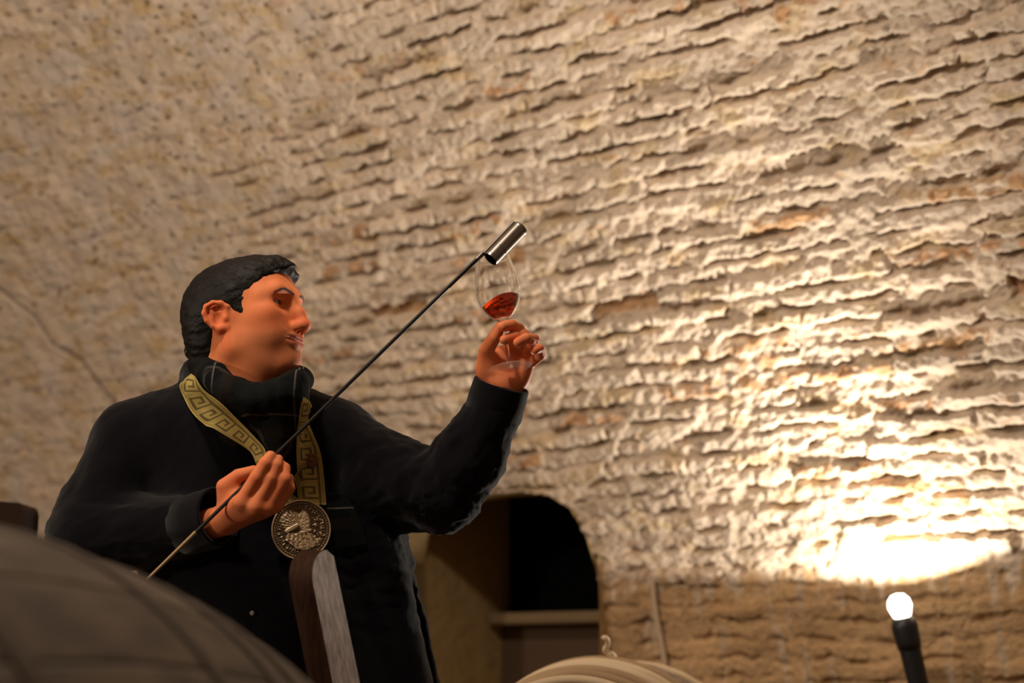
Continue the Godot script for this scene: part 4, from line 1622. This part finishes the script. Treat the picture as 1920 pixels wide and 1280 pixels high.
# ---------------------------------------------------------------- medal on its ribbon
func medal_height(x: float, y: float) -> float:
	var r := sqrt(x * x + y * y)
	var g := atan2(y, x)
	var h := 0.0
	h += 0.9 * smoothstep(0.935, 0.95, r) * (1.0 - smoothstep(0.985, 1.0, r))
	if r > 0.83 and r < 0.93:
		var k := g / TAU * 62.0
		var bx := (k - roundf(k)) * TAU / 62.0 * 0.88
		h += 0.8 * maxf(0.0, 1.0 - Vector2(bx, r - 0.88).length() / 0.036)
	var seg := func(ax: float, ay: float, bx: float, by: float, w: float) -> float:
		var q := Geometry2D.get_closest_point_to_segment(Vector2(x, y), Vector2(ax, ay), Vector2(bx, by))
		return clampf((w - q.distance_to(Vector2(x, y))) / w * 2.2, 0.0, 1.0)
	# the bust: hair, face, wing, folds of the dress
	var grain := medal_noise.get_noise_2d(x * 9.0, y * 9.0)
	var bust := 0.0
	var hair := 1.0 - Vector2((x + 0.30) / 0.40, (y - 0.34) / 0.36).length()
	if hair > 0.0:
		var a := atan2(y - 0.06, x - 0.04)
		bust = maxf(bust, minf(1.0, hair * 4.0) * (0.75 + 0.28 * sin(a * 40.0 + grain * 3.0)))
	var face := 1.0 - Vector2((x - 0.13) / 0.22, (y - 0.24) / 0.40).length()
	if face > 0.0:
		bust = maxf(bust, minf(1.15, face * 4.0) + grain * 0.25)
	bust = maxf(bust, 1.35 * float(seg.call(-0.49, 0.02, -0.12, 0.17, 0.085)))
	bust = maxf(bust, 1.2 * float(seg.call(-0.04, -0.10, 0.30, -0.06, 0.06)))
	bust -= 0.5 * float(seg.call(0.02, 0.32, 0.10, 0.52, 0.05)) * minf(bust, 1.0)
	var fan := PackedVector2Array([Vector2(-0.49, -0.05), Vector2(0.30, -0.15), Vector2(0.55, -0.50), Vector2(0.30, -0.64), Vector2(0.04, -0.70), Vector2(-0.23, -0.62), Vector2(-0.57, -0.28)])
	if Geometry2D.is_point_in_polygon(Vector2(x, y), fan):
		var a := atan2(y - 0.75, x + 0.02)
		bust = maxf(bust, 0.80 + 0.34 * sin(a * 46.0 + grain * 2.0))
	h = maxf(h, bust)
	# stars, leaves and worn strokes round the edge
	if r > 0.64 and r < 0.83 and h < 0.3 and not (g > 1.30 and g < 2.30):
		h = maxf(h, 0.55 * maxf(0.0, sin(g * 44.0 + sin(g * 9.0) * 2.0) * sin((r - 0.64) / 0.19 * PI) + grain))
	if x > 0.40 and x < 0.78 and y < 0.35 and y > -0.60 and r < 0.83:
		h = maxf(h, 0.9 * maxf(0.0, sin(x * 21.0 + y * 9.0 + grain * 3.0) * sin(y * 19.0 - x * 6.0)))
	return h + grain * 0.12

var medal_noise := noise(1.0, 3, 77)

func build_medal() -> void:
	var c := drape(563, 993, 0.012)
	var face := (EYE - c).normalized()
	var n := (face + Vector3(0.16, 0.02, 0)).normalized()
	var up := (Vector3.UP * 0.97 + Vector3.LEFT * 0.18)
	up = (up - n * up.dot(n)).normalized()
	var x := up.cross(n).normalized()
	c += n * 0.010
	var rad := 0.0545
	var o := thing("medal_chain", "bronze coin-like medal hanging on a gold Greek-key ribbon round the man's neck", "medal", c)
	var left := strip([[[358, 700], [366, 706]], [[341, 722], [379, 727]], [[347, 749], [396, 741]], [[367, 780], [418, 759]], [[418, 813], [450, 790]], [[462, 840], [478, 819]], [[474, 854], [498, 845]], [[482, 872], [494, 870]], [[505, 903], [516, 892]], [[534, 940], [556, 930]], [[545, 960], [575, 955]]], 0.004, 0.0022, 8, 6, true)
	put("ribbon", left, mats.ribbon, o)
	var right := strip([[[569, 744], [580, 752]], [[563, 765], [585, 766]], [[560, 790], [579, 789]], [[557, 815], [587, 813]], [[556, 842], [599, 842]], [[557, 872], [605, 872]], [[558, 908], [609, 908]], [[559, 930], [611, 932]], [[560, 945], [612, 946]]], 0.004, 0.0022, 8, 6, true)
	put("ribbon", right, mats.ribbon, o)
	# the disc: relief on the front, plain back
	var rows := []
	var nr := 84
	var na := 240
	for j in nr + 1:
		var r := float(j) / nr
		var row := PackedVector3Array()
		for i in na:
			var g := TAU * i / na
			var p := Vector2(cos(g), sin(g)) * r
			row.append(c + (x * p.x + up * p.y) * rad + n * (0.0015 + 0.0024 * medal_height(p.x, p.y)))
		rows.append(row)
	for e in [[1.0, -0.002], [0.98, -0.003], [0.0, -0.003]]:
		var row := PackedVector3Array()
		for i in na:
			var g := TAU * i / na
			row.append(c + (x * cos(g) + up * sin(g)) * rad * maxf(e[0], 0.001) + n * e[1])
		rows.append(row)
	var disc := sheet(rows, true)
	var arr := disc.surface_get_arrays(0)
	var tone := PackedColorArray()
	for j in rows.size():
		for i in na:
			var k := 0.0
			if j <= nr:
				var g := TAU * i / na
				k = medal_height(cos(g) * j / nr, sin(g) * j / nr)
			tone.append(Color(0.10, 0.066, 0.032).lerp(Color(0.60, 0.44, 0.26), smoothstep(0.05, 0.85, k)))  # patina and relief shading painted by height: dark hollows, bright tops
	put("medallion", array_mesh(arr[Mesh.ARRAY_VERTEX], arr[Mesh.ARRAY_NORMAL], arr[Mesh.ARRAY_INDEX], tone), mats.bronze_patina_shaded, o)
	# the letters that can be made out on its rim
	var word := "VITE"
	for k in word.length():
		var g := deg_to_rad(116.0 - 9.5 * k)
		var tm := TextMesh.new()
		tm.text = word[k]
		tm.font_size = 32
		tm.pixel_size = 0.00024
		tm.depth = 0.0030
		var f := SystemFont.new()
		f.font_names = PackedStringArray(["Droid Serif"])
		tm.font = f
		var out := x * cos(g) + up * sin(g)
		var t := MeshInstance3D.new()
		t.name = "letter"
		t.mesh = tm
		t.set_surface_override_material(0, mats.bronze)
		o.add_child(t, true)
		t.transform = Transform3D(Basis(out.cross(n) * -1.0 if out.cross(n).dot(x) < 0 else out.cross(n), out, n), out * rad * 0.735 + n * 0.0032)
	# the copper pin on the ribbon
	var pc := drape(584, 863, 0.006)
	var pn := (EYE - pc).normalized()
	put("pin", lathe(pc - pn * 0.002, pn, [Vector2(0, 0), Vector2(0.0125, 0), Vector2(0.0130, 0.002), Vector2(0.0120, 0.004), Vector2(0.0105, 0.0024), Vector2(0.0092, 0.0044), Vector2(0.0078, 0.0024), Vector2(0.0062, 0.0044), Vector2(0.0048, 0.0024), Vector2(0.0030, 0.0046), Vector2(0, 0.0046)], 32), mats.copper_pin, o)

# ---------------------------------------------------------------- glass, wine, venencia
func build_glass() -> void:
	var foot := at(957, 690, 2.573)
	var ax := (at(930, 522, 2.573 + 0.050) - foot).normalized()
	var bowl := foot + ax * 0.0865
	var o := thing("wine_glass", "clear tulip wine glass held by its stem in the raised hand", "glass", foot)
	var out := [Vector2(0.0035, 0), Vector2(0.012, 0.0075), Vector2(0.022, 0.0160), Vector2(0.031, 0.0275), Vector2(0.037, 0.0415), Vector2(0.0402, 0.058), Vector2(0.0405, 0.070), Vector2(0.0392, 0.088), Vector2(0.0352, 0.108), Vector2(0.0305, 0.130)]
	var fine := []
	for i in out.size() - 1:
		for k in 4:
			fine.append((out[i] as Vector2).cubic_interpolate(out[i + 1], out[maxi(i - 1, 0)], out[mini(i + 2, out.size() - 1)], k / 4.0))
	fine.append(out[-1])
	var wall := [Vector2(0.0, -0.0004)]
	for q in fine:
		wall.append(q + Vector2(0.0004, 0))
	for i in range(fine.size() - 1, -1, -1):
		wall.append(Vector2(maxf(fine[i].x - 0.0007, 0.0), fine[i].y + (0.0012 if i < 4 else 0.0)))
	wall.append(Vector2(0.0, 0.0012))
	put("bowl", lathe(bowl, ax, wall, 72), mats.solid_glass, o)
	put("stem", lathe(foot, ax, [Vector2(0, 0.0028), Vector2(0.014, 0.0030), Vector2(0.0085, 0.0055), Vector2(0.0055, 0.011), Vector2(0.0042, 0.022), Vector2(0.0036, 0.045), Vector2(0.0038, 0.070), Vector2(0.0044, 0.080), Vector2(0.0040, 0.0855), Vector2(0, 0.0858)], 32), mats.solid_glass, o)
	put("base", lathe(foot, ax, [Vector2(0, -0.0005), Vector2(0.030, -0.0002), Vector2(0.0385, 0.0), Vector2(0.0395, 0.0009), Vector2(0.0385, 0.0018), Vector2(0.025, 0.0023), Vector2(0.0, 0.0027)], 64), mats.thin_glass, o)
	# the wine, swirled up to one side
	var rows := []
	var b := frame_of(ax)
	var side := (at(1000, 500, 2.573) - at(900, 535, 2.573)).normalized()
	side = (side - ax * side.dot(ax)).normalized()
	var inner := func(h: float) -> float:
		for i in fine.size() - 1:
			if fine[i + 1].y >= h:
				return lerpf(fine[i].x, fine[i + 1].x, (h - fine[i].y) / maxf(fine[i + 1].y - fine[i].y, 1e-6)) - 0.0013
		return 0.02
	var sides := 48
	for j in 22:
		var row := PackedVector3Array()
		for k in sides:
			var g := TAU * k / sides
			var d := b.x * cos(g) + b.y * sin(g)
			var top: float = 0.0415 + 0.0075 * d.dot(side) + 0.0012 * sin(g * 3.0 + 1.0)
			var h := lerpf(0.0105, top, minf(j / 12.0, 1.0))
			var r: float = inner.call(h)
			if j == 0:
				r = 0.0002
			elif j > 12:
				var q := 1.0 - (j - 12) / 9.0
				r = r * maxf(q, 0.004)
				h = lerpf(0.0415, top, q) + 0.0010 * sin(q * 7.0 + g * 2.0) * q * (1.0 - q) * 4.0
			row.append(bowl + ax * h + d * r)
		rows.append(row)
	var w := put("wine", sheet(rows, true), mats.amber_wine)
	tag(w, "swirl of amber red wine in the bottom of the raised glass", "wine")

func build_venencia() -> void:
	var low := at(285, 1090, 2.478)
	var mid := at(372, 1000, 2.4815)
	var hand := at(480, 888, 2.4925)
	var end := at(897, 483, 2.552)
	var dir := (end - hand).normalized()
	low = hand - dir * (hand - low).length()
	mid = hand - dir * (hand - mid).length()
	end = hand + dir * (end - hand).length()
	var o := thing("venencia", "long black venencia rod with a small steel cup held over the wine glass", "venencia", hand)
	put("rod", tube([mid, hand, hand.lerp(end, 0.5), hand.lerp(end, 0.9), end], [0.0034, 0.0034, 0.0036, 0.0036, 0.0040], 16), mats.black_rod, o)
	put("tip", tube([low - dir * 0.05, low, mid.lerp(low, 0.1), mid], [0.0020, 0.0028, 0.0036, 0.0038], 16), mats.brass_tip, o)
	var mouth := at(919.5, 486, 2.550)
	var shut := at(976.5, 427, 2.583)
	var ax := (shut - mouth).normalized()
	var len_c := (shut - mouth).length()
	var R := 0.0142
	put("cup", lathe(mouth, ax, [Vector2(0, len_c - 0.002), Vector2(R - 0.001, len_c - 0.002), Vector2(R - 0.001, 0.0004), Vector2(R - 0.0006, 0), Vector2(R, 0.0002), Vector2(R, 0.0040), Vector2(R + 0.0004, 0.0045), Vector2(R + 0.0004, 0.0060), Vector2(R, 0.0065), Vector2(R, len_c - 0.006), Vector2(R + 0.0007, len_c - 0.005), Vector2(R + 0.0007, len_c), Vector2(R - 0.001, len_c + 0.001), Vector2(0, len_c + 0.0012)], 48), mats.steel, o)
	# the strap that carries the cup runs up its side from the rod's socket
	var side := (at(900, 470, 2.550) - at(920, 490, 2.550))
	side = (side - ax * side.dot(ax)).normalized()
	var a := mouth + side * (R + 0.002)
	put("socket", tube([end - dir * 0.004, end + dir * 0.012, a + ax * 0.004], [0.0044, 0.0044, 0.0036], 16), mats.steel, o)
	put("strap", tube([a, a + ax * len_c * 0.5, a + ax * (len_c - 0.001)], [0.0030, 0.0026, 0.0026], 14), mats.steel, o)
	put("band", lathe(mouth + ax * len_c * 0.30, ax, [Vector2(R - 0.0004, 0), Vector2(R + 0.0007, 0.0005), Vector2(R + 0.0007, 0.0022), Vector2(R - 0.0004, 0.0027)], 48), mats.steel, o)
